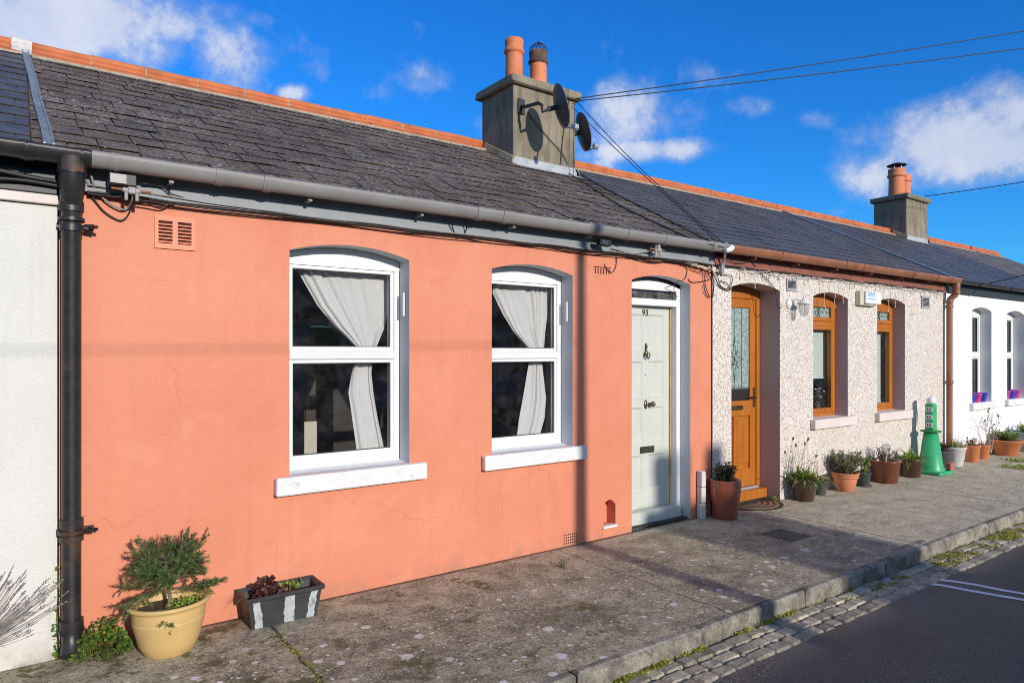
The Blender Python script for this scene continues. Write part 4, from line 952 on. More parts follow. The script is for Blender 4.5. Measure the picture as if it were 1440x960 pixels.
# cable clamp junction under the left floodlight
def junction(c, lab):
    t = thing('cable_clamp', lab, 'cable clamp', c, 'cable clamps under the gutter'); x, y, z = c
    mb = MB(); mb.cbox(x-.045, x+.045, y-.012, y+.012, z-.012, z+.012, .004); mb.cbox(x-.018, x+.018, y-.02, y+.02, z-.02, z+.045, .004); mb.cbox(x-.035, x+.035, y-.008, y+.008, z+.018, z+.030, .002)
    for dx in (-.026, .026): mb.tube([(x+dx, y, z-.01), (x+dx, y, z-.055)], .0095, 8); 
    mb.tube([(x, y, z), (x, -.03, z+.02)], .01, 8); mb.build('clamp_body', 'cable_grey', t)
    mb = MB()
    for dx in (-.05, .05): mb.tube([(x+dx*.9, y, z), (x+dx*1.9, y+.01, z+.004)], .007, 8)
    mb.build('clamp_arm', 'cable_rust', t)
jc = W(185, 268, -.13); junction((jc.x, -.13, jc.z), 'grey cable clamp under the left floodlight, wires drooping from it')
jd = W(925, 351, -.13); junction((jd.x, -.13, jd.z), 'grey cable clamp under the gutter above the sage door')
def cable(lab, pts, r=.0045, mat='cable', sm=8, cat='cable', name='cable', group='cables along the eaves'):
    # Catmull-Rom through the points
    P = [Vector(p) for p in pts]; Q = []
    for i in range(len(P)-1):
        a, b, c, d = P[max(i-1, 0)], P[i], P[i+1], P[min(i+2, len(P)-1)]
        for k in range(sm):
            t = k/sm; Q.append(.5*((2*b)+(c-a)*t+(2*a-5*b+4*c-d)*t*t+(3*b-a-3*c+d)*t**3))
    Q.append(P[-1]); mb = MB(); mb.tube(Q, r, 6); return mb.build(name, mat, label=lab, cat=cat, group=group)
def WP(l, y=-.03): return [W(p[0], p[1], p[2] if len(p) > 2 else y) for p in l]
cable('thick black cable under the black gutter of the off-white cottage', [(-1.5, -.06, 2.56), (-.6, -.06, 2.55), (-.2, -.065, 2.57), (.05, -.06, 2.55), (.2, -.05, 2.545)], .013)
cable('second looping black cable under the black gutter', [(-1.5, -.06, 2.52), (-.5, -.06, 2.53), (-.25, -.07, 2.51), (0, -.06, 2.53), (.2, -.05, 2.52)], .010)
cable('long black cable run along the foot of the grey fascia', [Vector((.30+i*.265, -.052-.006*math.sin(i*2.1), 2.512+.006*math.sin(i*1.7)-.004*(i % 3))) for i in range(21)], .006)
cable('second thin black cable under the grey fascia board', [Vector((.30+i*.265, -.050, 2.498+.005*math.sin(i*1.1+2))) for i in range(21)], .0045)
cable('grey cable resting along the grey fascia below the gutter', [Vector((.30+i*.33, -.055, 2.55-.03*min(1, i/3)+.004*math.sin(i*2.7))) for i in range(16)], .005, 'cable_grey')
cable('drooping grey wire between downpipe and the left clamp', WP([(112, 245, -.06), (128, 262), (150, 283), (170, 294), (180, 292), (186, 280, -.1), (186, 272, -.12)]), .0055, 'cable_grey')
cable('longest drooping dark wire looping below the left clamp', WP([(112, 262), (130, 278, -.02), (146, 297, -.015), (165, 309, -.012), (175, 308, -.015), (183, 296, -.03), (188, 276, -.12)]), .0045)
cable('rust coloured wire leaving the downpipe under the fascia', WP([(112, 256), (128, 262), (136, 270), (160, 277), (200, 280), (240, 283)]), .0055, 'cable_rust')
cable('pale grey cable looping from the gutter end to the clamp', WP([(112, 241, -.05), (126, 244, -.07), (131, 258, -.06), (134, 268), (145, 272), (172, 276, -.06)]), .0065, 'cable_grey')
cable('sagging black wire to the right of the left clamp', WP([(192, 276, -.12), (210, 288, -.05), (226, 293), (238, 288), (248, 284)]), .005)
cable('thin wire hooked over the fascia above the left vent', WP([(200, 258, -.07), (226, 262, -.06), (240, 272, -.055), (258, 278, -.05)]), .004)
cable('thin wire dropping out of the gutter above the left vent', WP([(230, 254, -.09), (238, 262, -.06), (237, 274, -.05)]), .0035)
cable('black loop of cable on the fascia over the gap between the windows', WP([(634, 303, -.1), (636, 318, -.06), (640, 328, -.05), (650, 331, -.05), (656, 322, -.06), (655, 309, -.1)]), .005)
cable('grey cable rising to the clamp above the sage door', WP([(860, 349, -.06), (880, 354, -.05), (895, 356, -.05), (915, 352, -.10), (925, 351, -.13)]), .007, 'cable_grey')
cable('black cable sagging under the clamp above the sage door', WP([(862, 350, -.05), (890, 362, -.03), (918, 369, -.02), (945, 367, -.03), (975, 374, -.03), (1000, 380, -.03)]), .0055)
cable('thin wire dropping to the small slots beside the right window', WP([(868, 353, -.04), (867, 366, -.01), (866, 375, -.008), (861, 383, -.008), (853, 378, -.008), (850, 371, -.008)]), .0035)
cable('wire running down from the eaves into the sage door arch', WP([(958, 372, -.02), (966, 378, -.01), (963, 392, -.01), (950, 398, .0), (948, 410, .11), (952, 418, .115)]), .004)
cable('loose black wire looping left of the pebbledash corner', WP([(965, 372), (975, 380, -.02), (990, 384, -.03), (1000, 392, -.03), (975, 397, -.012), (968, 392, -.012)]), .004)
for k, (a, lab) in enumerate((([(996, 378, -.05), (1008, 386), (1012, 400), (1020, 406), (1027, 403)], 'thick black wire hooked at the oak door arch'),
        ([(992, 380, -.04), (991, 395, -.02), (994, 408, -.02), (998, 418, -.02), (992, 412, -.02), (990, 400, -.02)], 'black wire loop hanging on the salmon corner'),
        ([(1000, 380, -.05), (1008, 396), (1014, 404), (1026, 408), (1022, 398), (1012, 395)], 'tangled black wire loop above the pebbledash corner'),
        ([(1022, 384, -.04), (1030, 392), (1026, 406, -.03), (1028, 406)], 'short black wire by the grey bracket'),
        ([(1000, 376, -.05), (1004, 400, -.02), (1002, 418, -.02)], 'straight black wire down the pebbledash corner'),
        ([(1040, 352, -.1), (1052, 362, -.06), (1060, 372, -.04), (1070, 384, -.03), (1085, 400, -.03), (1091, 410, -.03), (1092, 424, -.03), (1096, 434, -.03), (1099, 430, -.03)], 'long loose black wire hooked beside the oak door arch'),
        ([(1035, 352, -.14), (1046, 356, -.1), (1052, 365, -.08), (1045, 370, -.06), (1030, 368, -.06), (1022, 360, -.08)], 'black wire loop over the brown fascia'))):
    cable(lab, WP(a, -.03), .0045)
cable('black cable along the foot of the brown fascia', [Vector((5.68+i*.3, -.056, 2.515+.005*math.sin(i*1.9))) for i in range(18)], .0055)
mb = MB()
for k in range(16):
    p = W(955+k*4.4, 367+k*1.25, -.03); mb.ball((p.x, -.035, p.z+R.uniform(-.008, .01)), R.uniform(.014, .026), 0, 5, 1.4, .8, .8)
mb.build('foam_filler', 'foam', label='lumpy pale foam filling the gap under the fascia corner', cat='foam filler')
# insulator and bracket at the party wall
t = thing('wire_bracket', 'grey wire bracket with a white porcelain knob where the two gutters meet', 'wire bracket', (5.72, -.15, 2.6))
p0 = W(1015, 378, -.06); p1 = W(1016, 345, -.15)
mb = MB(); mb.tube([(p0.x, -.06, p0.z), (p0.x, -.09, p0.z+.1), (p1.x, -.20, p1.z+.02)], .014, 8); mb.cbox(p0.x-.022, p0.x+.022, -.08, -.035, p0.z-.04, p0.z+.06, .004); mb.build('arm', 'galv', t)
k = W(1026, 351, -.24); mb = MB(); mb.ball((k.x+.03, -.24, k.z+.02), .030, 0, 8); mb.tube([(k.x-.045, -.23, k.z-.015), (k.x+.02, -.24, k.z+.01)], [.02, .03], 12); mb.build('insulator', 'upvc', t)
# satellite dishes
def dish(lab, c, n, arm_pts, h=.26, wdt=.24, lnb=None, mat='dish'):
    c = Vector(c); n = Vector(n).normalized(); t = thing('satellite_dish', lab, 'satellite dish', tuple(c), 'satellite dishes on the chimney')
    u = n.cross(Vector((0, 0, 1))).normalized(); v = u.cross(n); mb = MB(); K, S = 8, 36; vs = []
    for side in (0, 1):
        for i in range(K+1):
            rr = i/K
            for k in range(S):
                q = 6.2832*k/S; vs.append(c+u*wdt*rr*math.cos(q)+v*h*rr*math.sin(q)+n*(.055*rr*rr-(.006 if side else 0)))
    M_ = (K+1)*S
    for side in (0, 1):
        o = side*M_; mb.add(vs, [(o+i*S+k, o+i*S+(k+1) % S, o+(i+1)*S+(k+1) % S, o+(i+1)*S+k) for i in range(K) for k in range(S)], 0, True)
    mb.add(vs, [(K*S+k, K*S+(k+1) % S, M_+K*S+(k+1) % S, M_+K*S+k) for k in range(S)], 0)
    mb.build('reflector', mat, t)
    mb = MB(); b = c-v*h*.97+n*.05; e = Vector(lnb); mb.tube([b-n*.05, b, e], .010, 8); mb.build('feed_arm', 'galv', t)
    mb = MB(); d = (c-e).normalized(); mb.tube([e-d*.02, e+d*.03, e+d*.07], [.022, .026, .020], 10); mb.cbox(e.x-.03, e.x+.03, e.y-.02, e.y+.03, e.z-.01, e.z+.05, .006); mb.build('receiver', 'galv', t)
    mb = MB(); mb.tube([c-n*.09]+[Vector(p) for p in arm_pts], .020, 10); mb.tube([c, c-n*.10], .028, 10); a = Vector(arm_pts[-1]); mb.cbox(a.x-.05, a.x+.05, a.y-.01, a.y+.014, a.z-.09, a.z+.09, .004); mb.build('mounting_arm', 'black', t)
y1 = 1.62
c1 = W(783, 151, y1)
dish('charcoal satellite dish on the chimney front, its long arm bent to the left', c1, (.86, -.42, .28), [W(763, 157, y1+.05), W(762, 148, y1+.06), W(757, 145, y1+.1), W(740, 150, 1.95), W(733, 150, 2.07)], .250, .245, lnb=W(810, 181, y1-.25))
dish('charcoal satellite dish at the right corner of the chimney', W(815, 187, 2.10), (.88, -.36, .28), [(5.70, 2.14, 4.42), (5.66, 2.2, 4.42)], .243, .225, lnb=W(838, 208, 1.72))
# overhead wires
def wire(lab, a, b, sag=.1, r=.006, n=14, group='overhead wires'):
    a, b = Vector(a), Vector(b); mb = MB(); mb.tube([a.lerp(b, k/n)-Vector((0, 0, sag*4*(k/n)*(1-k/n))) for k in range(n+1)], r, 6); return mb.build('overhead_wire', 'cable', label=lab, cat='wire', group=group)
hook = W(809, 139, 2.03)
PT = Vector((19.2, -6.3, 8.0))
e1 = W(1440, 28, -1.05); e2 = W(1440, 50, -1.05)
def ext(a, e, k): return a+(e-a)*k
wire('upper overhead wire from the near chimney out to the top right corner', hook, ext(hook, e1, 2.7), .16, .0065)
wire('lower overhead wire from the near chimney out to the right edge', hook-Vector((0, 0, .03)), ext(hook, e2, 2.7), .16, .0065)
br = W(1018, 348, -.20)
wire('slanting wire from the near chimney down to the gutter bracket', W(804, 150, 2.04), br, .02, .0045); wire('second slanting wire from the chimney corner to the gutter bracket', W(811, 143, 2.04), br+Vector((.04, 0, .02)), .06, .0045)
ce = W(1300, 276, 2.35); wire('lone wire from the far chimney to the right edge', ce, ext(ce, W(1440, 252, .6), 2.0), .05, .008)
wa_ = Vector((16.2, .2, 2.9)); wire('dark wire over the mottled far roof', W(1383, 400, -.1), W(1440, 383, -.9)+Vector((.6, -.3, .12)), .01, .008)
def roofp(px, py, up=.03):
    r = _ray(px, py); t = (ZE+up+(CY-YE)*TP-CZ)/(r[2]-r[1]*TP); return Vector((r[0]*t, CY+r[1]*t, CZ+r[2]*t))
cable('upper black cable lying across the roof slates below the chimney', [roofp(p, q) for p, q in ((806, 238), (835, 256), (870, 275), (905, 292), (950, 315), (990, 335))]+[br], .007, group='cables on the roof')
cable('lower black cable snaking over the old slates to the gutter', [roofp(p, q) for p, q in ((800, 244), (830, 262), (865, 285), (900, 303), (945, 324), (985, 340))]+[br], .007, group='cables on the roof')
cable('cable dropping down the right side of the chimney front', [W(p, q, 2.07) for p, q in ((800, 142), (795, 170), (791, 200), (788, 232))], .005, group='cables on the chimney')
cable('slack cable across the chimney front under the dish', [W(p, q, 2.065) for p, q in ((742, 158), (755, 175), (772, 195), (790, 215), (799, 232))], .005, group='cables on the chimney')

# wall lantern
L0 = W(1127, 432, -.12); t = thing('wall_lantern', 'white outdoor lantern with a clear glass shade beside the oak door', 'lantern', (L0.x, -.12, L0.z))
x, y, z = L0.x+.02, -.14, L0.z
mb = MB(); mb.lathe([(.001, .10), (.02, .095), (.03, .075), (.075, .050), (.082, .035), (.05, .030)], (x, y, z), 18); mb.tube([(x, y, z+.09), (x-.005, y, z+.13)], .01, 8)
mb.tube([(x-.0, y, z+.06), (x-.04, y+.04, z+.09), (x-.08, -.04, z+.09), (x-.10, -.02, z+.06)], .013, 8); mb.lathe([(.001, 0), (.05, .0), (.045, .02), (.001, .03)], (0, 0, 0), 16)
for i in range(len(mb.v)-64, len(mb.v)): a, b, c = mb.v[i]; mb.v[i] = (x-.10+a, -.012-c, z+.04+b*1.3)
mb.build('lantern_arm', 'plastic_white', t)
mb = MB(); mb.lathe([(.050, .032), (.052, -.02), (.045, -.07), (.02, -.10), (.001, -.105)], (x, y, z), 18); mb.build('glass_shade', 'glass_lamp', t)
mb = MB()
for k in range(4): q = k*1.5708+.4; mb.tube([(x+.055*math.cos(q), y+.055*math.sin(q), z+.035), (x+.055*math.cos(q), y+.055*math.sin(q), z-.03), (x+.03*math.cos(q), y+.03*math.sin(q), z-.10)], .004, 6)
mb.build('cage', 'plastic_white', t)
# alarm box
t = thing('alarm_box', 'cream and white alarm box with faded blue lettering between the oak windows', 'alarm box', (8.67, -.03, 2.32))
a, b = W(1203, 409, -.012), W(1229, 430, -.012); mb = MB(); mb.cbox(a.x, b.x-.06, -.075, -.011, b.z-.01, a.z, .008); mb.build('back_box', 'plastic_cream', t)
mb = MB(); mb.cbox(a.x+.08, b.x, -.105, -.0755, b.z+.01, a.z-.005, .010); mb.build('cover', 'plastic_white', t)
mb = MB(); xx = a.x+.12
for k in range(5): mb.box(xx, xx+.028, -.1065, -.1055, 2.335, 2.335+(.040 if k % 2 else .05)); mb.box(xx+.008, xx+.02, -.1072, -.1066, 2.345, 2.36, 1); xx += .038
mb.box(a.x+.13, a.x+.30, -.1065, -.1055, 2.295, 2.308); mb.build('blue_lettering', ['blue_print', 'plastic_white'], t)

# fairy lights on the pebbledashed house
t = thing('fairy_lights', 'unlit pale fairy light string hung along the eaves of the pebbledashed cottage', 'fairy lights', (8.3, -.06, 2.5))
mb = MB(); pts = []
for i in range(90):
    x = 6.05+i*.0545; pts.append(Vector((x, -.060-.008*math.sin(i*1.7), 2.505-.018*abs(math.sin(i*.35))+.008*math.sin(i*2.3))))
mb.tube(pts, .004, 5)
drops = [6.10, 6.28, 6.5, 6.62, 6.8, 7.05, 7.3, 7.62, 7.85, 8.05, 8.3, 8.6, 8.95, 9.15, 9.35, 9.55, 9.9, 10.2, 10.5, 10.7]
for x in drops:
    L = R.uniform(.04, .10); 
    if abs(x-6.28) < .1 or 7.6 < x < 8.2 or 9.1 < x < 9.6: L = R.uniform(.18, .42)
    q = [Vector((x+R.uniform(-.01, .01), -.06-R.uniform(0, .02), 2.50-L*k/5)) for k in range(6)]; mb.tube(q, .003, 5)
    for p in q[2:]: mb.ball(p, .0075, 0, 4, 1, 1, 1.3)
mb.build('light_string', 'fairy', t)

# ======================= plants and pots
def pot_mesh(c, rb, rt, h, style='rim', n=32, ex=1, ey=1, mat='terracotta', soil=.03):
    mb = MB()
    if style == 'rim': prof = [(rb*.9, 0), (rb, .006), (rt*.90, h*.72), (rt*.905, h*.74), (rt*.985, h*.745), (rt, h*.77), (rt*1.0, h*.93), (rt*1.06, h*.945), (rt*1.07, h*.975), (rt*1.04, h), (rt*.96, h*1.0), (rt*.90, h*.9), (rt*.86, h*.6)]
    elif style == 'plain': prof = [(rb*.9, 0), (rb, .008), (rt*.985, h*.93), (rt*1.05, h*.945), (rt*1.06, h*.98), (rt*1.03, h), (rt*.95, h), (rt*.92, h*.9), (rt*.85, h*.6)]
    elif style == 'belly': prof = [(rb*.9, 0), (rb, .01), (rb*1.22, h*.22), (rt*.96, h*.55), (rt*.99, h*.64), (rt*1.0, h*.665), (rt*.985, h*.675), (rt*.99, h*.69), (rt*1.01, h*.86), (rt*1.0, h*.90), (rt*1.13, h*.93), (rt*1.15, h*.965), (rt*1.13, h), (rt*1.02, h*1.0), (rt*.93, h*.95), (rt*.90, h*.7)]
    elif style == 'tall': prof = [(rb*.9, 0), (rb, .01), (rb*1.03, h*.1), (rt*1.0, h*.7), (rt*1.03, h*.85), (rt*.99, h*.94), (rt*1.02, h*.98), (rt*1.0, h), (rt*.9, h), (rt*.86, h*.85)]
    mb.lathe(prof, c, n, 0, ex, ey); mb.disc((c[0], c[1], c[2]+.004), rb*.95, n, 0, ex, ey); mb.disc((c[0], c[1], c[2]+h-soil-h*.05), rt*.92, n, 1, ex, ey, .006); return mb
def potted(lab, c, rb, rt, h, style, mat, plants, group='potted plants on the pavement', ex=1, ey=1, extra=None):
    t = thing('potted_plant', lab, 'potted plant', c, group); pot_mesh(c, rb, rt, h, style, ex=ex, ey=ey).build('pot', [mat, 'earth'], t)
    if plants: plants(t, Vector((c[0], c[1], c[2]+h-.04)))
    return t
def strap(n, L, w, spread, mats, droop=.5, rad=.05, name='leaves', up=1.0):
    def f(t, p):
        mb = MB()
        for _ in range(n):
            q = R.random()*6.283; a = R.random()**.7*spread; mb.blade(p+Vector((rad*R.gauss(0, .6), rad*R.gauss(0, .6), 0)), (math.cos(q)*a, math.sin(q)*a, up), L*R.uniform(.55, 1.1), w*R.uniform(.7, 1.2), droop*R.uniform(.4, 1.3), 5, R.randrange(len(mats)))
        mb.build(name, mats, t)
    return f
def bushy(n, h, rad, leaf, mats, stemmat='bark', name='leaves', stems=14, lw=.45, perstem=24):
    def f(t, p):
        mb = MB(); sb = MB()
        for i in range(stems):
            q = R.random()*6.283; r = rad*R.random()**.6; top = p+Vector((r*math.cos(q), r*math.sin(q), h*R.uniform(.55, 1.0))); a = p+Vector((r*.25*math.cos(q), r*.25*math.sin(q), -.01)); mid = (a+top)/2+Vector((R.gauss(0, .01), R.gauss(0, .01), .01))
            sb.tube([a, mid, top], [.003, .0025, .001], 5)
            for k in range(perstem):
                u = R.uniform(.2, 1); pp = a.lerp(mid, u*2) if u < .5 else mid.lerp(top, u*2-1); mb.leaf(pp+Vector((R.gauss(0, .006), R.gauss(0, .006), 0)), (R.gauss(0, 1), R.gauss(0, 1), R.uniform(-.2, 1)), leaf*R.uniform(.6, 1.2), leaf*lw*R.uniform(.8, 1.2), R.randrange(len(mats)))
        sb.build('stems', stemmat, t); mb.build(name, mats, t)
    return f
def both(*fs):
    def f(t, p):
        for g in fs: g(t, p)
    return f

# rosemary in the yellow pot
def rosemary(t, p):
    sb = MB(); lb = MB()
    trunk = [p+Vector((0, 0, -.03)), p+Vector((.005, .01, .05)), p+Vector((-.005, 0, .12)), p+Vector((.01, .0, .18))]
    sb.tube(trunk, [.013, .011, .010, .008], 8)
    def sprig(a, d, L):
        d = Vector(d).normalized(); n = max(3, int(L/.02)); pts = [a]; cur = a.copy(); dd = d.copy()
        for i in range(n):
            dd = (dd+Vector((R.gauss(0, .10), R.gauss(0, .10), R.gauss(.02, .10)))).normalized(); cur = cur+dd*L/n; pts.append(cur.copy())
        sb.tube(pts, [.0025*(1-.7*i/n)+.0005 for i in range(n+1)], 5)
        m = int(L*620)
        for i in range(m):
            u = R.uniform(.12, 1.0)*n; k = min(int(u), n-1); q = pts[k].lerp(pts[k+1], u-k); ax = (pts[k+1]-pts[k]).normalized()
            r = Vector((R.gauss(0, 1), R.gauss(0, 1), R.gauss(0, 1))); r = (r-ax*r.dot(ax)).normalized(); dr = (ax*.75+r).normalized()
            ln = R.uniform(.013, .024); side = dr.cross(ax).normalized()*.0017
            lb.add([q-side, q+side, q+dr*ln+side*.5, q+dr*ln-side*.5], [(0, 1, 2, 3)])
        return pts
    top = trunk[-1]
    for i in range(84):
        q = R.random()*6.283; el = R.uniform(-.12, 1.1); base = trunk[2].lerp(top, R.random()); rad = .105+.065*R.random()
        hd = Vector((math.cos(q)*1.0, math.sin(q)*.62, el)); tgt = base+Vector((hd.x*rad, hd.y*rad, .02+max(-.02, el)*rad*1.15))
        mid = base.lerp(tgt, .5)+Vector((R.gauss(0, .012), R.gauss(0, .01), .015)); sb.tube([base, mid, tgt], [.0035, .0025, .0015], 5)
        for j in range(6):
            s0 = base.lerp(tgt, R.uniform(.55, 1.0)); sprig(s0, (hd.x+R.gauss(0, .5), hd.y+R.gauss(0, .4), el*.6+R.gauss(.25, .5)), R.uniform(.04, .085))
    for d, L, st in (((1, -.1, .05), .24, (.02, 0, .09)), ((1, -.3, .05), .16, (.03, 0, .10)), ((1, .1, -.02), .22, (.03, 0, .07)), ((-1, -.1, -.15), .22, (-.02, 0, .10)), ((-1, 0, .05), .17, (-.03, 0, .12)), ((-.9, -.2, -.3), .20, (-.05, -.01, .12)), ((-.2, -1, -.35), .12, (-.02, -.04, .03))):
        a = p+Vector(st); pts = sprig(a, d, L)
        for j in range(9): k = R.randrange(len(pts)//3, len(pts)); sprig(pts[k], (d[0]+R.gauss(0, .6), d[1]+R.gauss(0, .5), d[2]+R.gauss(.1, .5)), R.uniform(.04, .075))
    sb.build('branches', 'bark', t); lb.build('needles', 'rosemary', t)
    cb = MB()
    for k in range(260):
        q = R.random()*6.283; r = .10*math.sqrt(R.random()); cb.leaf(p+Vector((.07+r*math.cos(q)*.9, -.03+r*math.sin(q)*.7, R.uniform(-.005, .03))), (R.gauss(0, 1), R.gauss(0, 1), R.uniform(0, .8)), .016, .013)
    cb.build('ground_leaves', 'clover', t)
cy = (.668, -.255, 0)
potted('yellow plastic pot holding a spreading green rosemary bush', cy, .115, .170, .285, 'belly', 'yellow_pot', rosemary, ex=1.08, ey=.95)

# black trough with brushed white stripes
t = thing('planter_trough', 'black plastic trough with brushed white stripes and dark purple leaves', 'planter', (1.34, -.14, 0))
x0, x1, yf, yb, h = 1.085, 1.530, -.262, -.060, .198
mb = MB(); ins = .025
def ring_(z, g): return [(x0+g, yf+g, z), (x1-g, yf+g, z), (x1-g, yb-g, z), (x0+g, yb-g, z)]
rg = [ring_(0, ins), ring_(h-.03, .004), ring_(h-.03, -.002), ring_(h-.022, -.012), ring_(h, -.014), ring_(h, -.004), ring_(h-.02, .012), ring_(h-.07, .018)]
for a, b in zip(rg, rg[1:]): mb.add(a+b, [(i, (i+1) % 4, 4+(i+1) % 4, 4+i) for i in range(4)])
mb.add(rg[0], [(0, 1, 2, 3)]); mb.add([(v[0], v[1], v[2]) for v in rg[-1]], [(0, 1, 2, 3)], 1)
tr_ = mb.build('trough', ['black_plastic', 'earth'], t)
mb = MB()
def yfr(z): return yf+ins-(ins-.004)*z/(h-.03)-.0015
for cx, w in ((x0+.045, .045), (x0+.245, .062), (x1-.045, .045)):
    n = 8; vs = []
    for i in range(n+1):
        z = .006+(h-.036)*i/n; g = ins*(1-z/h); cxx = cx+(g if cx < 1.2 else -g if cx > 1.4 else 0)
        vs += [(cxx-w/2*(1+.15*math.sin(i*2.3))+R.uniform(-.004, .004), yfr(z), z), (cxx+w/2*(1+.1*math.sin(i*1.7))+R.uniform(-.004, .004), yfr(z), z)]
    mb = MB(); mb.add(vs, [(2*i, 2*i+1, 2*i+3, 2*i+2) for i in range(n)]); mb.build('painted_stripe', 'stripe', tr_)
mb = MB()
for k in range(330):
    u = abs(R.gauss(0, .11)); p = Vector((x0+.06+min(u, .24), R.uniform(yf+.02, yb-.03), h-.05+R.uniform(0, .085)*(1-min(u, .24)*2.2))); mb.leaf(p, (R.gauss(0, 1), R.gauss(0, 1), R.uniform(-.1, 1)), R.uniform(.018, .034), R.uniform(.014, .026), 0)
for k in range(10):
    a = Vector((x0+.17+R.gauss(0, .02), -.12, h-.03)); b = a+Vector((R.gauss(0, .02), 0, .085)); mb.tube([a, b], .0012, 4)
    for j in range(7): mb.leaf(a.lerp(b, R.uniform(.5, 1)), (R.gauss(0, 1), R.gauss(0, 1), .4), .026, .018)
for k in range(60): mb.leaf(Vector((x0+.30+R.gauss(0, .035), -.12+R.gauss(0, .03), h-.035+R.uniform(0, .03))), (R.gauss(0, 1), R.gauss(0, 1), .5), .032, .022, 1)
for k in range(22): mb.blade((x0+.03, -.15+R.gauss(0, .03), h-.01), (-1, R.gauss(0, .4), R.uniform(-.1, .3)), R.uniform(.06, .15), .003, .6, 4, 2)
for k in range(26): mb.blade((x0+.2+R.gauss(0, .06), -.13, h-.04), (R.gauss(0, 1), R.gauss(0, 1), .4), R.uniform(.04, .09), .003, .4, 4, 2)
mb.build('leaves', ['purple_leaf', 'clover', 'straw'], t)

# weeds at the foot of the downpipe
t = thing('weed_clump', 'leafy green weed clump at the foot of the black downpipe', 'weeds', (.33, -.10, 0))
mb = MB(); sb = MB()
for k in range(620):
    q = R.random()*6.283; r = math.sqrt(R.random()); x = .365+.145*r*math.cos(q); y = -.12+.105*r*math.sin(q); top = .205*(1-r*r*.8)*(1-.9*max(0, x-.42)/.2); z = max(.01, top*(.35+.65*R.random()))
    d = Vector((math.cos(q)*.6+R.gauss(0, .4), math.sin(q)*.6-.3+R.gauss(0, .4), R.uniform(.1, .9))); s_ = R.uniform(.014, .028); mb.leaf((x, y, z), d, s_, s_*.95, 0, .1)
    if k % 6 == 0: sb.tube([(x*.9+.036, y*.9, 0), (x, y, z)], .001, 4)
for k in range(90):
    z = R.uniform(.02, .52)*R.uniform(.4, 1); mb.leaf((.168+R.gauss(0, .012), -.03+R.gauss(0, .012), z), (R.gauss(-.3, .6), -.8, R.uniform(-.2, .8)), R.uniform(.015, .028), R.uniform(.013, .024))
sb.tube([(.17, -.02, 0), (.16, -.03, .2), (.17, -.02, .4), (.165, -.02, .55)], .0015, 4)
for k in range(30): mb.blade((.36+R.gauss(0, .08), -.2, .0), (R.gauss(0, 1), -1, R.uniform(.2, 1.2)), R.uniform(.05, .13), .003, .7, 4, 1)
mb.build('leaves', ['weed', 'straw'], t); sb.build('stems', 'weed', t)

# dry lavender at the left edge
lc = Vector((-.24, -.24, 0)); t = potted('dry grey lavender bush with spent flower heads against the off-white wall', tuple(lc), .11, .14, .22, 'plain', 'terracotta', None)
mb = MB(); hb = MB(); lb = MB(); p = lc+Vector((0, 0, .19))
for k in range(150):
    q = R.gauss(.0, 1.1); d = Vector((math.sin(q)*.9+.22, R.gauss(0, .25), abs(math.cos(q))*.9+.12)).normalized(); L = R.uniform(.28, .50)*(1.0 if d.x > 0 else .8)
    pts = [p+Vector((R.gauss(0, .02), R.gauss(0, .02), 0))]; dd = d.copy(); n = 6
    for i in range(n): dd = (dd+Vector((R.gauss(0, .05), R.gauss(0, .04), .05 if d.x > .4 else 0))).normalized(); pts.append(pts[-1]+dd*L/n)
    mb.tube(pts, [.0017, .0015, .0014, .0013, .0012, .001, .0009], 4)
    for j in range(10): hb.leaf(pts[-1]-dd*R.uniform(-.004, .030), (dd+Vector((R.gauss(0, .5), R.gauss(0, .5), R.gauss(0, .4)))), .010, .006)
    for j in range(5): u = R.uniform(0, .55)*n; i = int(u); lb.blade(pts[i].lerp(pts[i+1], u-i), dd+Vector((R.gauss(0, .5), R.gauss(0, .5), R.gauss(0, .4))), R.uniform(.02, .04), .0025, .3, 3, 0)
mb.build('stems', 'lavender', t); hb.build('flower_heads', 'lav_head', t); lb.build('leaves', ['olive'], t)

# small weed in the pavement joint, moss line, tuft by the mat
mb = MB(); p = G(791, 798)
for k in range(34): mb.blade(p+Vector((R.gauss(0, .012), R.gauss(0, .012), 0)), (R.gauss(0, .35), R.gauss(0, .35), 1), R.uniform(.03, .075), .004, .2, 4)
for k in range(60): mb.leaf(p+Vector((R.gauss(0, .014), R.gauss(0, .014), R.uniform(.01, .065))), (R.gauss(0, 1), R.gauss(0, 1), .6), .012, .007)
mb.build('pavement_weed', 'olive', label='tiny olive weed standing in a pavement crack below the right window', cat='weed')
mb = MB(); p = G(1089, 706)
for k in range(12): mb.leaf(p+Vector((R.gauss(0, .012), R.gauss(0, .012), R.uniform(.01, .05))), (R.gauss(0, 1), R.gauss(0, 1), .9), .05, .022)
mb.build('sprouting_weed', 'clover', label='small bright weed sprouting behind the door mat', cat='weed')
mb = MB()
for k in range(900):
    u = R.random(); y = -.33-1.3*u; x = 1.22-.03*math.sin(y*9)*.3+R.gauss(0, .010); 
    if R.random() < .35+.5*math.sin(y*7)**2: mb.leaf((x, y, R.uniform(0, .008)), (R.gauss(0, 1), R.gauss(0, 1), R.uniform(0, .6)), R.uniform(.006, .014), R.uniform(.005, .010))
mb.build('joint_moss', 'grass', kind='stuff', label='moss and seedlings growing in the pavement joint by the black trough', cat='moss')
mb = MB()
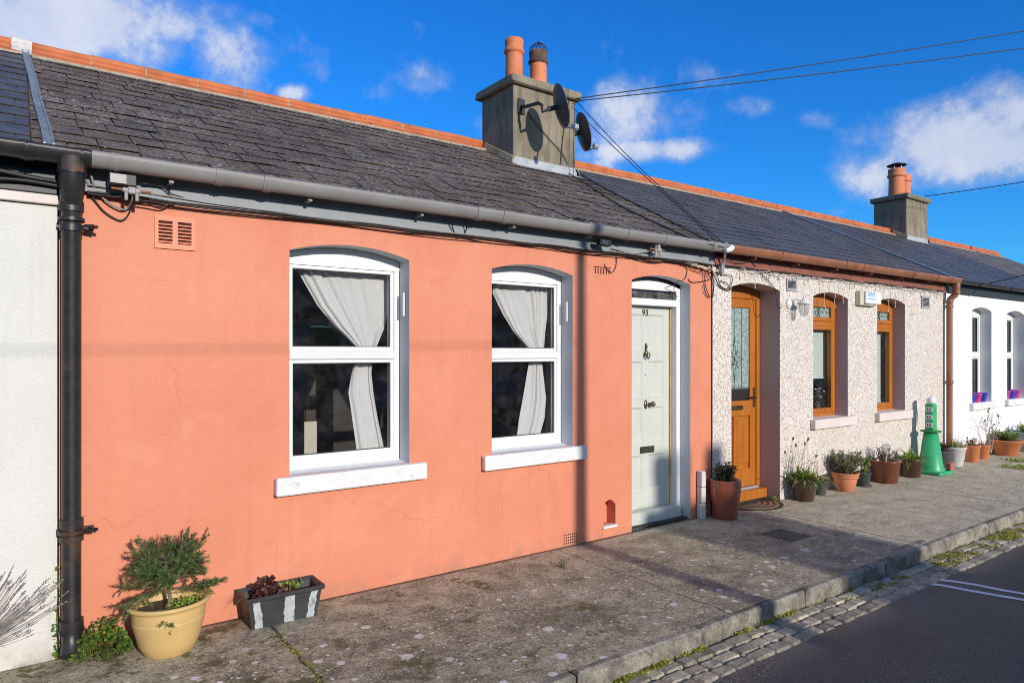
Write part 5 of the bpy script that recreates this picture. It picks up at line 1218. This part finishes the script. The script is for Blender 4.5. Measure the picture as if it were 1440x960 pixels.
def tufts(x0, x1, y0, y1, n, h=.02):
    for k in range(n):
        x = R.uniform(x0, x1); y = R.uniform(y0, y1)
        if math.sin(x*5.1)+math.sin(x*13.7+y*20)+R.uniform(-1, 1) < .15: continue
        for j in range(7): mb.blade((x+R.gauss(0, .01), y+R.gauss(0, .008), -.12), (R.gauss(0, .8), R.gauss(0, .8), 1), R.uniform(.5, 1.1)*h+.008, .005, .4, 2)
        for j in range(5): mb.leaf((x+R.gauss(0, .014), y+R.gauss(0, .01), -.108+R.uniform(0, .012)), (R.gauss(0, 1), R.gauss(0, 1), .4), .017, .012)
tufts(6.1, 9.5, -2.0, -1.79, 850, .018); tufts(9.5, 16, -1.95, -1.79, 500, .016); tufts(1.9, 5.0, -1.80, -1.784, 260, .02); tufts(4.6, 5.6, -1.92, -1.85, 70, .012)
for xx in (2.30, 2.62, 2.9, 3.28): tufts(xx-.06, xx+.06, -1.80, -1.785, 60, .03)
mb.build('kerb_grass', 'grass', kind='stuff', label='short yellow green grass and moss between the cobbles along the kerb', cat='grass')

# white painted brick stack
bx0, bx1 = 5.41, 5.478
t = thing('brick_stack', 'three white painted bricks stacked on end beside the sage door', 'brick stack', (5.50, -.05, 0))
for k in range(3):
    mb = MB(); mb.cbox(bx0+.003*k, bx1, -.072, -.008, .003+k*.157, .155+k*.157, .006, 0, .002); mb.build('brick', 'white_brick', t)
# tall terracotta pot
def tallp(t, p):
    both(bushy(0, .20, .10, .05, ['dark_green'], stems=22, lw=.22, perstem=24), strap(26, .16, .010, .9, ['dark_green', 'strap_green'], .3, .05, 'blades'))(t, p)
potted('tall glazed terracotta pot with dark green leaves between the sage and oak doors', (5.655, -.165, 0), .115, .148, .385, 'tall', 'terra_tall', tallp)
mb = MB(); mb.cbox(5.70, 5.75, -.20, -.13, .30, .50, .015); mb.build('clay_block', 'terra_orange', label='upright round topped clay block standing in the tall terracotta pot', cat='clay block')
# door mat
t = thing('door_mat', 'half round coir door mat with black rubber border at the oak door', 'door mat', (6.42, .10, 0))
cx, cyy, r = 6.40, .125, .385
def half(r_, off=0): return [(cx+r_*math.cos(math.pi+math.pi*k/32), cyy-off+r_*.98*math.sin(math.pi+math.pi*k/32)) for k in range(33)]
def slab(mb, poly, z0, z1, m=0):
    n = len(poly); vs = [(a, b, z0) for a, b in poly]+[(a, b, z1) for a, b in poly]; mb.add(vs, [list(range(n, 2*n))]+[(i, (i+1) % n, n+(i+1) % n, n+i) for i in range(n)], m)
mb = MB(); slab(mb, half(r), .001, .012); mb.build('rubber_border', 'rubber_mat', t)
mb = MB(); slab(mb, half(r-.06, .025), .0125, .017); mb.build('coir_surface', 'coir', t)
mb = MB()
for rr in (.09, .15, .21, .27):
    mb.tube([(cx+rr*math.cos(math.pi+math.pi*k/20), cyy-.03+rr*math.sin(math.pi+math.pi*k/20), .018) for k in range(21)], .006, 5)
mb.build('raised_arcs', 'rubber_mat', t)

potted('wide dark brown glazed pot with drooping green leaves nearest the oak door', (7.03, -.17, 0), .105, .15, .255, 'plain', 'brown_glaze', both(strap(150, .34, .025, 1.5, ['strap_green', 'strap_green', 'dark_green'], .7, .09), strap(30, .42, .004, .5, ['straw', 'olive'], .1, .08, 'stalks')))
potted('small black plastic pot tucked between brown glazed and terracotta pots', (7.47, -.10, 0), .07, .085, .17, 'plain', 'grey_pot', both(strap(60, .26, .018, 1.3, ['strap_green', 'olive'], .9, .04), strap(16, .40, .003, .4, ['straw'], .1, .04, 'stalks')))
potted('rimmed terracotta pot with a twiggy pinkish shrub', (7.90, -.17, 0), .095, .148, .225, 'rim', 'terracotta', bushy(0, .30, .22, .026, ['olive', 'lav_head', 'olive', 'weed'], stems=110, lw=.5, perstem=28))
t = potted('small ribbed grey pot on a saucer in front of dark stems', (8.36, -.15, 0), .068, .085, .175, 'plain', 'grey_pot', bushy(0, .24, .12, .045, ['weed', 'olive'], stems=12, lw=.75, perstem=9))
mb = MB(); mb.lathe([(.001, .002), (.09, .002), (.10, .022), (.094, .022), (.085, .008)], (8.36, -.15, 0), 24); mb.build('saucer', 'grey_pot', t)
potted('large oxblood glazed pot with dried stems', (8.83, -.19, 0), .135, .172, .285, 'plain', 'red_glaze', both(bushy(0, .20, .15, .03, ['straw', 'lavender', 'purple_leaf'], stems=34, perstem=10), strap(40, .16, .006, 1.0, ['straw', 'olive'], .4, .1, 'dry_blades')))
sg = Vector((8.74, -.24, .25)); t = thing('solar_globe', 'clear glass garden globe light on a stake in the oxblood pot', 'garden light', tuple(sg))
mb = MB(); mb.tube([sg, sg+Vector((0, 0, .13))], .010, 8); mb.lathe([(.012, .10), (.028, .13), (.03, .15), (.001, .155)], tuple(sg), 14); mb.build('stake', 'galv', t)
mb = MB(); mb.ball((sg.x, sg.y, sg.z+.20), .055, 0, 10); mb.build('globe', 'glass_lamp', t)
potted('oxblood glazed pot with bright green arching leaves beside the green cone', (9.50, -.19, 0), .115, .150, .245, 'plain', 'brown_glaze', strap(150, .33, .024, 1.5, ['strap_green'], .7, .06))
# green cone with number plates
gc = (10.02, -.22, 0); t = thing('traffic_cone', 'tall green cone ornament with three white plates beside the brown downpipe', 'cone', gc)
mb = MB(); mb.cbox(gc[0]-.21, gc[0]+.21, gc[1]-.20, gc[1]+.18, .002, .045, .012); mb.lathe([(.165, .045), (.150, .075), (.085, .56), (.075, .56)], gc, 28); mb.build('cone_body', 'green_cone', t)
mb = MB(); mb.lathe([(.08, .555), (.125, .560), (.13, .575), (.08, .585)], gc, 28); mb.build('collar', 'green_dark', t)
mb = MB(); mb.cbox(gc[0]-.055, gc[0]+.055, gc[1]-.055, gc[1]+.055, .57, 1.0-.06, .01); mb.build('post', 'green_cone', t)
for k in range(3):
    z = .655+k*.105; mb = MB(); mb.cbox(gc[0]-.040, gc[0]+.045, gc[1]-.062, gc[1]-.0555, z-.033, z+.033, .003); mb.box(gc[0]-.02, gc[0]-.012, gc[1]-.064, gc[1]-.0622, z-.018, z+.018, 1); mb.box(gc[0]+.0, gc[0]+.026, gc[1]-.064, gc[1]-.0622, z+.008, z+.014, 1); mb.box(gc[0]+.0, gc[0]+.026, gc[1]-.064, gc[1]-.0622, z-.016, z-.010, 1); mb.box(gc[0]+.009, gc[0]+.016, gc[1]-.0645, gc[1]-.0642, z-.016, z+.014, 1)
    mb.v = [(gc[0]+(b-gc[1]), gc[1]-(a-gc[0]), c) for a, b, c in mb.v]; mb.build('number_plate', ['plastic_white', 'gasket'], t)
mb = MB(); mb.lathe([(.03, .93), (.05, .95), (.055, .98), (.045, 1.01), (.001, 1.03)], gc, 16); mb.ball((gc[0]+.04, gc[1], .99), .045, 0, 8, 1, 1, 1.1); mb.tube([(gc[0]+.05, gc[1]-.02, .97), (gc[0]+.085, gc[1]-.03, .86), (gc[0]+.08, gc[1]-.02, .70)], [.03, .022, .012], 8); mb.build('white_topper', 'plastic_white', t)
mb = MB(); mb.cbox(10.13, 10.24, -.42, -.36, .047, .145, .004); mb.build('red_brick', 'brick', label='single red brick standing on the base of the green cone', cat='brick')
# pots in front of the white house
potted('white plastic pot with yellowish grassy leaves next to the green cone', (10.93, -.15, 0), .105, .15, .275, 'plain', 'white_pot', both(strap(110, .26, .010, .9, ['olive', 'strap_green', 'straw'], .45, .08), strap(10, .6, .003, .5, ['straw'], .1, .05, 'stalks')))
potted('grey plastic pot with dark purple leaves in the shadow behind the white pot', (10.62, -.10, 0), .09, .115, .24, 'plain', 'grey_pot', bushy(0, .16, .10, .05, ['purple_leaf'], stems=14, perstem=9, lw=.7))
potted('first and taller of two small terracotta pots right of the white pot', (11.52, -.16, 0), .085, .11, .25, 'plain', 'terra_orange', bushy(0, .16, .12, .035, ['straw', 'olive', 'purple_leaf'], stems=18, perstem=9))
potted('second and smaller of two terracotta pots left of the orange bowl', (11.98, -.13, 0), .08, .11, .215, 'plain', 'terra_orange', strap(40, .18, .010, .9, ['olive', 'straw'], .4, .05))
potted('wide orange bowl planter with low green plants', (12.70, -.20, 0), .15, .235, .25, 'plain', 'terra_orange', bushy(0, .17, .22, .045, ['weed', 'strap_green', 'olive'], stems=90, perstem=10))
potted('pale teal round pot cut by the right edge', (13.45, -.25, 0), .16, .22, .33, 'belly', 'teal_pot', bushy(0, .16, .2, .04, ['weed', 'strap_green'], stems=50, perstem=10))
# bare shrub against the white wall
t = thing('bare_shrub', 'nearly bare twiggy shrub rising in front of the white cottage', 'shrub', (12.35, -.12, 0)); mb = MB(); lb = MB()
def twig(a, d, L, r, dep):
    n = 4; pts = [a]; dd = Vector(d).normalized()
    for i in range(n): dd = (dd+Vector((R.gauss(0, .12), R.gauss(0, .06), R.gauss(0, .1)))).normalized(); pts.append(pts[-1]+dd*L/n)
    mb.tube(pts, [r*(1-.15*i) for i in range(n+1)], 5)
    if dep:
        for k in range(3): twig(pts[R.randrange(2, n+1)], dd+Vector((R.gauss(0, .7), R.gauss(0, .3), R.gauss(0, .4))), L*.55, r*.6, dep-1)
    elif R.random() < .5: lb.leaf(pts[-1], dd, .05, .03)
for k in range(4): twig(Vector((12.35, -.12, .05)), (R.gauss(0, .35), R.gauss(0, .1), 1), .5, .006, 2)
mb.build('twigs', 'lavender', t); lb.build('leaves', 'olive', t)
# climbing twigs on the pebbledash
t = thing('dry_climber', 'thin leafless climber on the pebbledash wall above the brown pot', 'climber', (7.0, -.02, .3)); mb = MB(); lb = MB()
for k in range(7): twig(Vector((7.0+R.gauss(0, .1), -.04, .20)), (R.gauss(.1, .35), 0, 1), .30, .003, 1)
mb.build('twigs', 'straw', t); lb.build('leaves', 'olive', t)
# coloured pots on the white sills
for i, (xa, seq, wl) in enumerate(((12.06, ('blue_pot', 'pink_pot', 'blue_pot'), 'left'), (13.46, ('pink_pot', 'blue_pot', 'pink_pot'), 'right'))):
    for k, mt in enumerate(seq):
        c = (xa+k*.225, .055, .846); cn = 'blue' if 'blue' in mt else 'pink'; pos = ('first', 'middle', 'last')[k]
        t = thing('flower_pot', f'{cn} pot, {pos} of three on the {wl} sill of the white cottage', 'flower pot', c, 'coloured pots on the white sills')
        mb = MB(); mb.lathe([(.045, 0), (.07, .12), (.078, .122), (.078, .14), (.07, .14), (.065, .1)], c, 20); mb.disc((c[0], c[1], c[2]+.11), .066, 20, 1); mb.disc((c[0], c[1], c[2]+.001), .045, 20, 0); mb.build('pot', [mt, 'earth'], t)
# small weeds far on the pavement
mb = MB()
for (cx, cy) in ((12.1, -.55), (11.4, -.75)):
    for k in range(70): mb.leaf((cx+R.gauss(0, .08), cy+R.gauss(0, .08), R.uniform(.002, .03)), (R.gauss(0, 1), R.gauss(0, 1), .4), .04, .03)
mb.build('low_weeds', 'clover', kind='stuff', label='flat green weeds on the pavement before the orange bowl', cat='weeds')

# utility pole behind the viewpoint, with its street wires
def pole(x, y, h, lab, arm=True, rs=(.115, .085, .055)):
    t = thing('utility_pole', lab, 'utility pole', (x, y, 0), 'utility poles across the street'); mb = MB(); mb.tube([(x, y, -.15), (x, y, h*.5), (x, y, h)], list(rs), 16); mb.build('pole_shaft', 'pole_wood', t)
    if arm: mb = MB(); mb.box(x-.5, x+.5, y-.05, y+.05, h-.5, h-.4); mb.build('crossarm', 'pole_wood', t)
    else: mb = MB(); mb.lathe([(rs[2]+.01, -.03), (rs[2]+.012, .01), (.001, .04)], (x, y, h), 12); mb.build('pole_cap', 'galv', t)
pole(3.90+.24, -9.0, 5.55, 'short dark pole across the street, casting the thin shadow beside the right window', False, (.15, .075, .05))
pe = ext(hook, e1, 2.7); pole(pe.x, pe.y, pe.z+.2, 'wooden utility pole farther up the street, where the chimney wires end')
wire('street wire strung between the poles across the road', (4.14, -8.95, 4.45), (-30, -8.95, 4.75), .25, .005); 

# ---------------------------------------------------------------- camera, sun, sky
cam = bpy.data.cameras.new('camera'); co = bpy.data.objects.new('camera', cam); col.objects.link(co); sc.camera = co
co.location = (CX, CY, CZ); co.rotation_euler = (math.pi/2, 0, -math.atan2(FX, FY)); cam.lens = 24; cam.sensor_width = 36; cam.shift_y = 14/1440; cam.clip_end = 2000; cam.clip_start = .05
sun = bpy.data.lights.new('sun', 'SUN'); so = bpy.data.objects.new('sun', sun); col.objects.link(so)
sun.energy = 3.7; sun.angle = math.radians(.53); sun.color = (1, .93, .84)
d = Vector((-math.sin(SUN_AZ)*math.cos(SUN_EL), math.cos(SUN_AZ)*math.cos(SUN_EL), -math.sin(SUN_EL))); so.rotation_euler = d.to_track_quat('-Z', 'Y').to_euler(); so.location = (0, -30, 20)
w = bpy.data.worlds.new('World'); sc.world = w; w.use_nodes = True; nt = w.node_tree; bg = nt.nodes['Background']
sky = nt.nodes.new('ShaderNodeTexSky'); sky.sky_type = 'NISHITA'; sky.sun_disc = False; sky.sun_elevation = SUN_EL; sky.sun_rotation = math.pi-SUN_AZ; sky.altitude = 50; sky.air_density = 1.0; sky.dust_density = .3; sky.ozone_density = 3.0
hs = nt.nodes.new('ShaderNodeHueSaturation'); hs.inputs['Saturation'].default_value = 1.25; hs.inputs['Value'].default_value = 1.0; nt.links.new(sky.outputs[0], hs.inputs['Color'])
dirv = N(nt, 'ShaderNodeTexCoord').outputs['Generated']
def dot(v, c):
    n = N(nt, 'ShaderNodeVectorMath'); n.operation = 'DOT_PRODUCT'; nt.links.new(v, n.inputs[0]); n.inputs[1].default_value = c; return n.outputs['Value']
mask = None
# px, py, half width, half height, density
for (px, py, rx, ry, k) in ((70, 30, 240, 70, 1.2), (200, 75, 80, 48, .8), (325, 95, 75, 70, .8), (410, 132, 34, 17, .95), (580, 110, 85, 42, .50), (455, 90, 30, 42, .42), (372, 28, 40, 18, .35), (688, 175, 40, 30, .45),
                            (890, 160, 90, 62, .9), (930, 212, 110, 24, 1.0), (1150, 165, 45, 24, .45), (1365, 200, 180, 85, 1.3), (1440, 150, 110, 70, 1.2), (1245, 240, 90, 60, .95), (1290, 70, 90, 18, .38), (1400, 112, 90, 16, .45), (1380, 300, 80, 30, .3), (1170, 300, 70, 16, .35), (980, 110, 90, 30, .5), (1060, 150, 60, 22, .45), (820, 190, 60, 40, .5), (250, 20, 110, 26, .5), (530, 130, 40, 26, .5), (960, 160, 50, 40, .35)):
    c = Vector(_ray(px, py)).normalized(); e1_ = Vector((FY, -FX, 0)); e1_ = (e1_-c*e1_.dot(c)).normalized(); e2_ = c.cross(e1_)*-1
    sc_ = 1/(960*Vector(_ray(px, py)).length)*1.0
    dc = dot(dirv, c); u = mth(nt, 'DIVIDE', dot(dirv, e1_), dc); v = mth(nt, 'DIVIDE', dot(dirv, e2_), dc)
    rr = mth(nt, 'SQRT', mth(nt, 'ADD', mth(nt, 'POWER', mth(nt, 'DIVIDE', mth(nt, 'ABSOLUTE', u), rx*sc_), 2), mth(nt, 'POWER', mth(nt, 'DIVIDE', mth(nt, 'ABSOLUTE', v), ry*sc_), 2)))
    g = mth(nt, 'MULTIPLY', mr(nt, rr, 1.35, .1, 0, k, True), mth(nt, 'GREATER_THAN', dc, 0)); mask = g if mask is None else mth(nt, 'MAXIMUM', mask, g)
n1 = noise(nt, dirv, 5.0, 10, .62, .35); n2 = noise(nt, dirv, 15, 10, .68, .1)
den = mth(nt, 'ADD', mth(nt, 'MULTIPLY', mth(nt, 'SUBTRACT', n1, .5), 1.5), mth(nt, 'MULTIPLY', mth(nt, 'SUBTRACT', n2, .5), 1.5))
cov = mr(nt, mth(nt, 'ADD', mask, den), .27, 1.12, 0, 1, True); cov = mth(nt, 'MULTIPLY', cov, mr(nt, mask, 0, .35))
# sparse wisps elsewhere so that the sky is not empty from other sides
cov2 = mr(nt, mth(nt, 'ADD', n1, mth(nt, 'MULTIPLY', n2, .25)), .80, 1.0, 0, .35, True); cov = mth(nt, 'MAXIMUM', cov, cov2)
back = mr(nt, sepx(nt, dirv)[1], -.10, -.55, 0, .25)  # cloud bank added in the unseen sky behind the viewer, as neutral fill light
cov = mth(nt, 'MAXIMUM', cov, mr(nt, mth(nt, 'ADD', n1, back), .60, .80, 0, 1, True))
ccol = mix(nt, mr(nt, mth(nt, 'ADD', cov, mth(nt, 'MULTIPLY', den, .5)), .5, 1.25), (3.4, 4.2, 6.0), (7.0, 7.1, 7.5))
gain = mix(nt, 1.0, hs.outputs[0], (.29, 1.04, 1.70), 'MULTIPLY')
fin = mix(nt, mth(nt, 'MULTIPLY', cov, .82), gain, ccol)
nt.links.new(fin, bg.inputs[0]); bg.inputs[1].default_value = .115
sc.view_settings.view_transform = 'Standard'; sc.view_settings.look = 'None'; sc.view_settings.exposure = .06; sc.view_settings.gamma = 1
sc.render.engine = 'CYCLES'; sc.cycles.use_denoising = True; sc.cycles.denoiser = 'OPENIMAGEDENOISE'; sc.cycles.denoising_prefilter = 'ACCURATE'; sc.cycles.use_adaptive_sampling = False; sc.cycles.filter_width = 1.0; sc.cycles.max_bounces = 6; sc.cycles.transparent_max_bounces = 8; sc.cycles.diffuse_bounces = 3; sc.cycles.glossy_bounces = 3
sc.cycles.sample_clamp_indirect = 5; sc.cycles.caustics_reflective = False; sc.cycles.caustics_refractive = False
for o in bpy.data.objects:
    if '_w' in o: del o['_w']
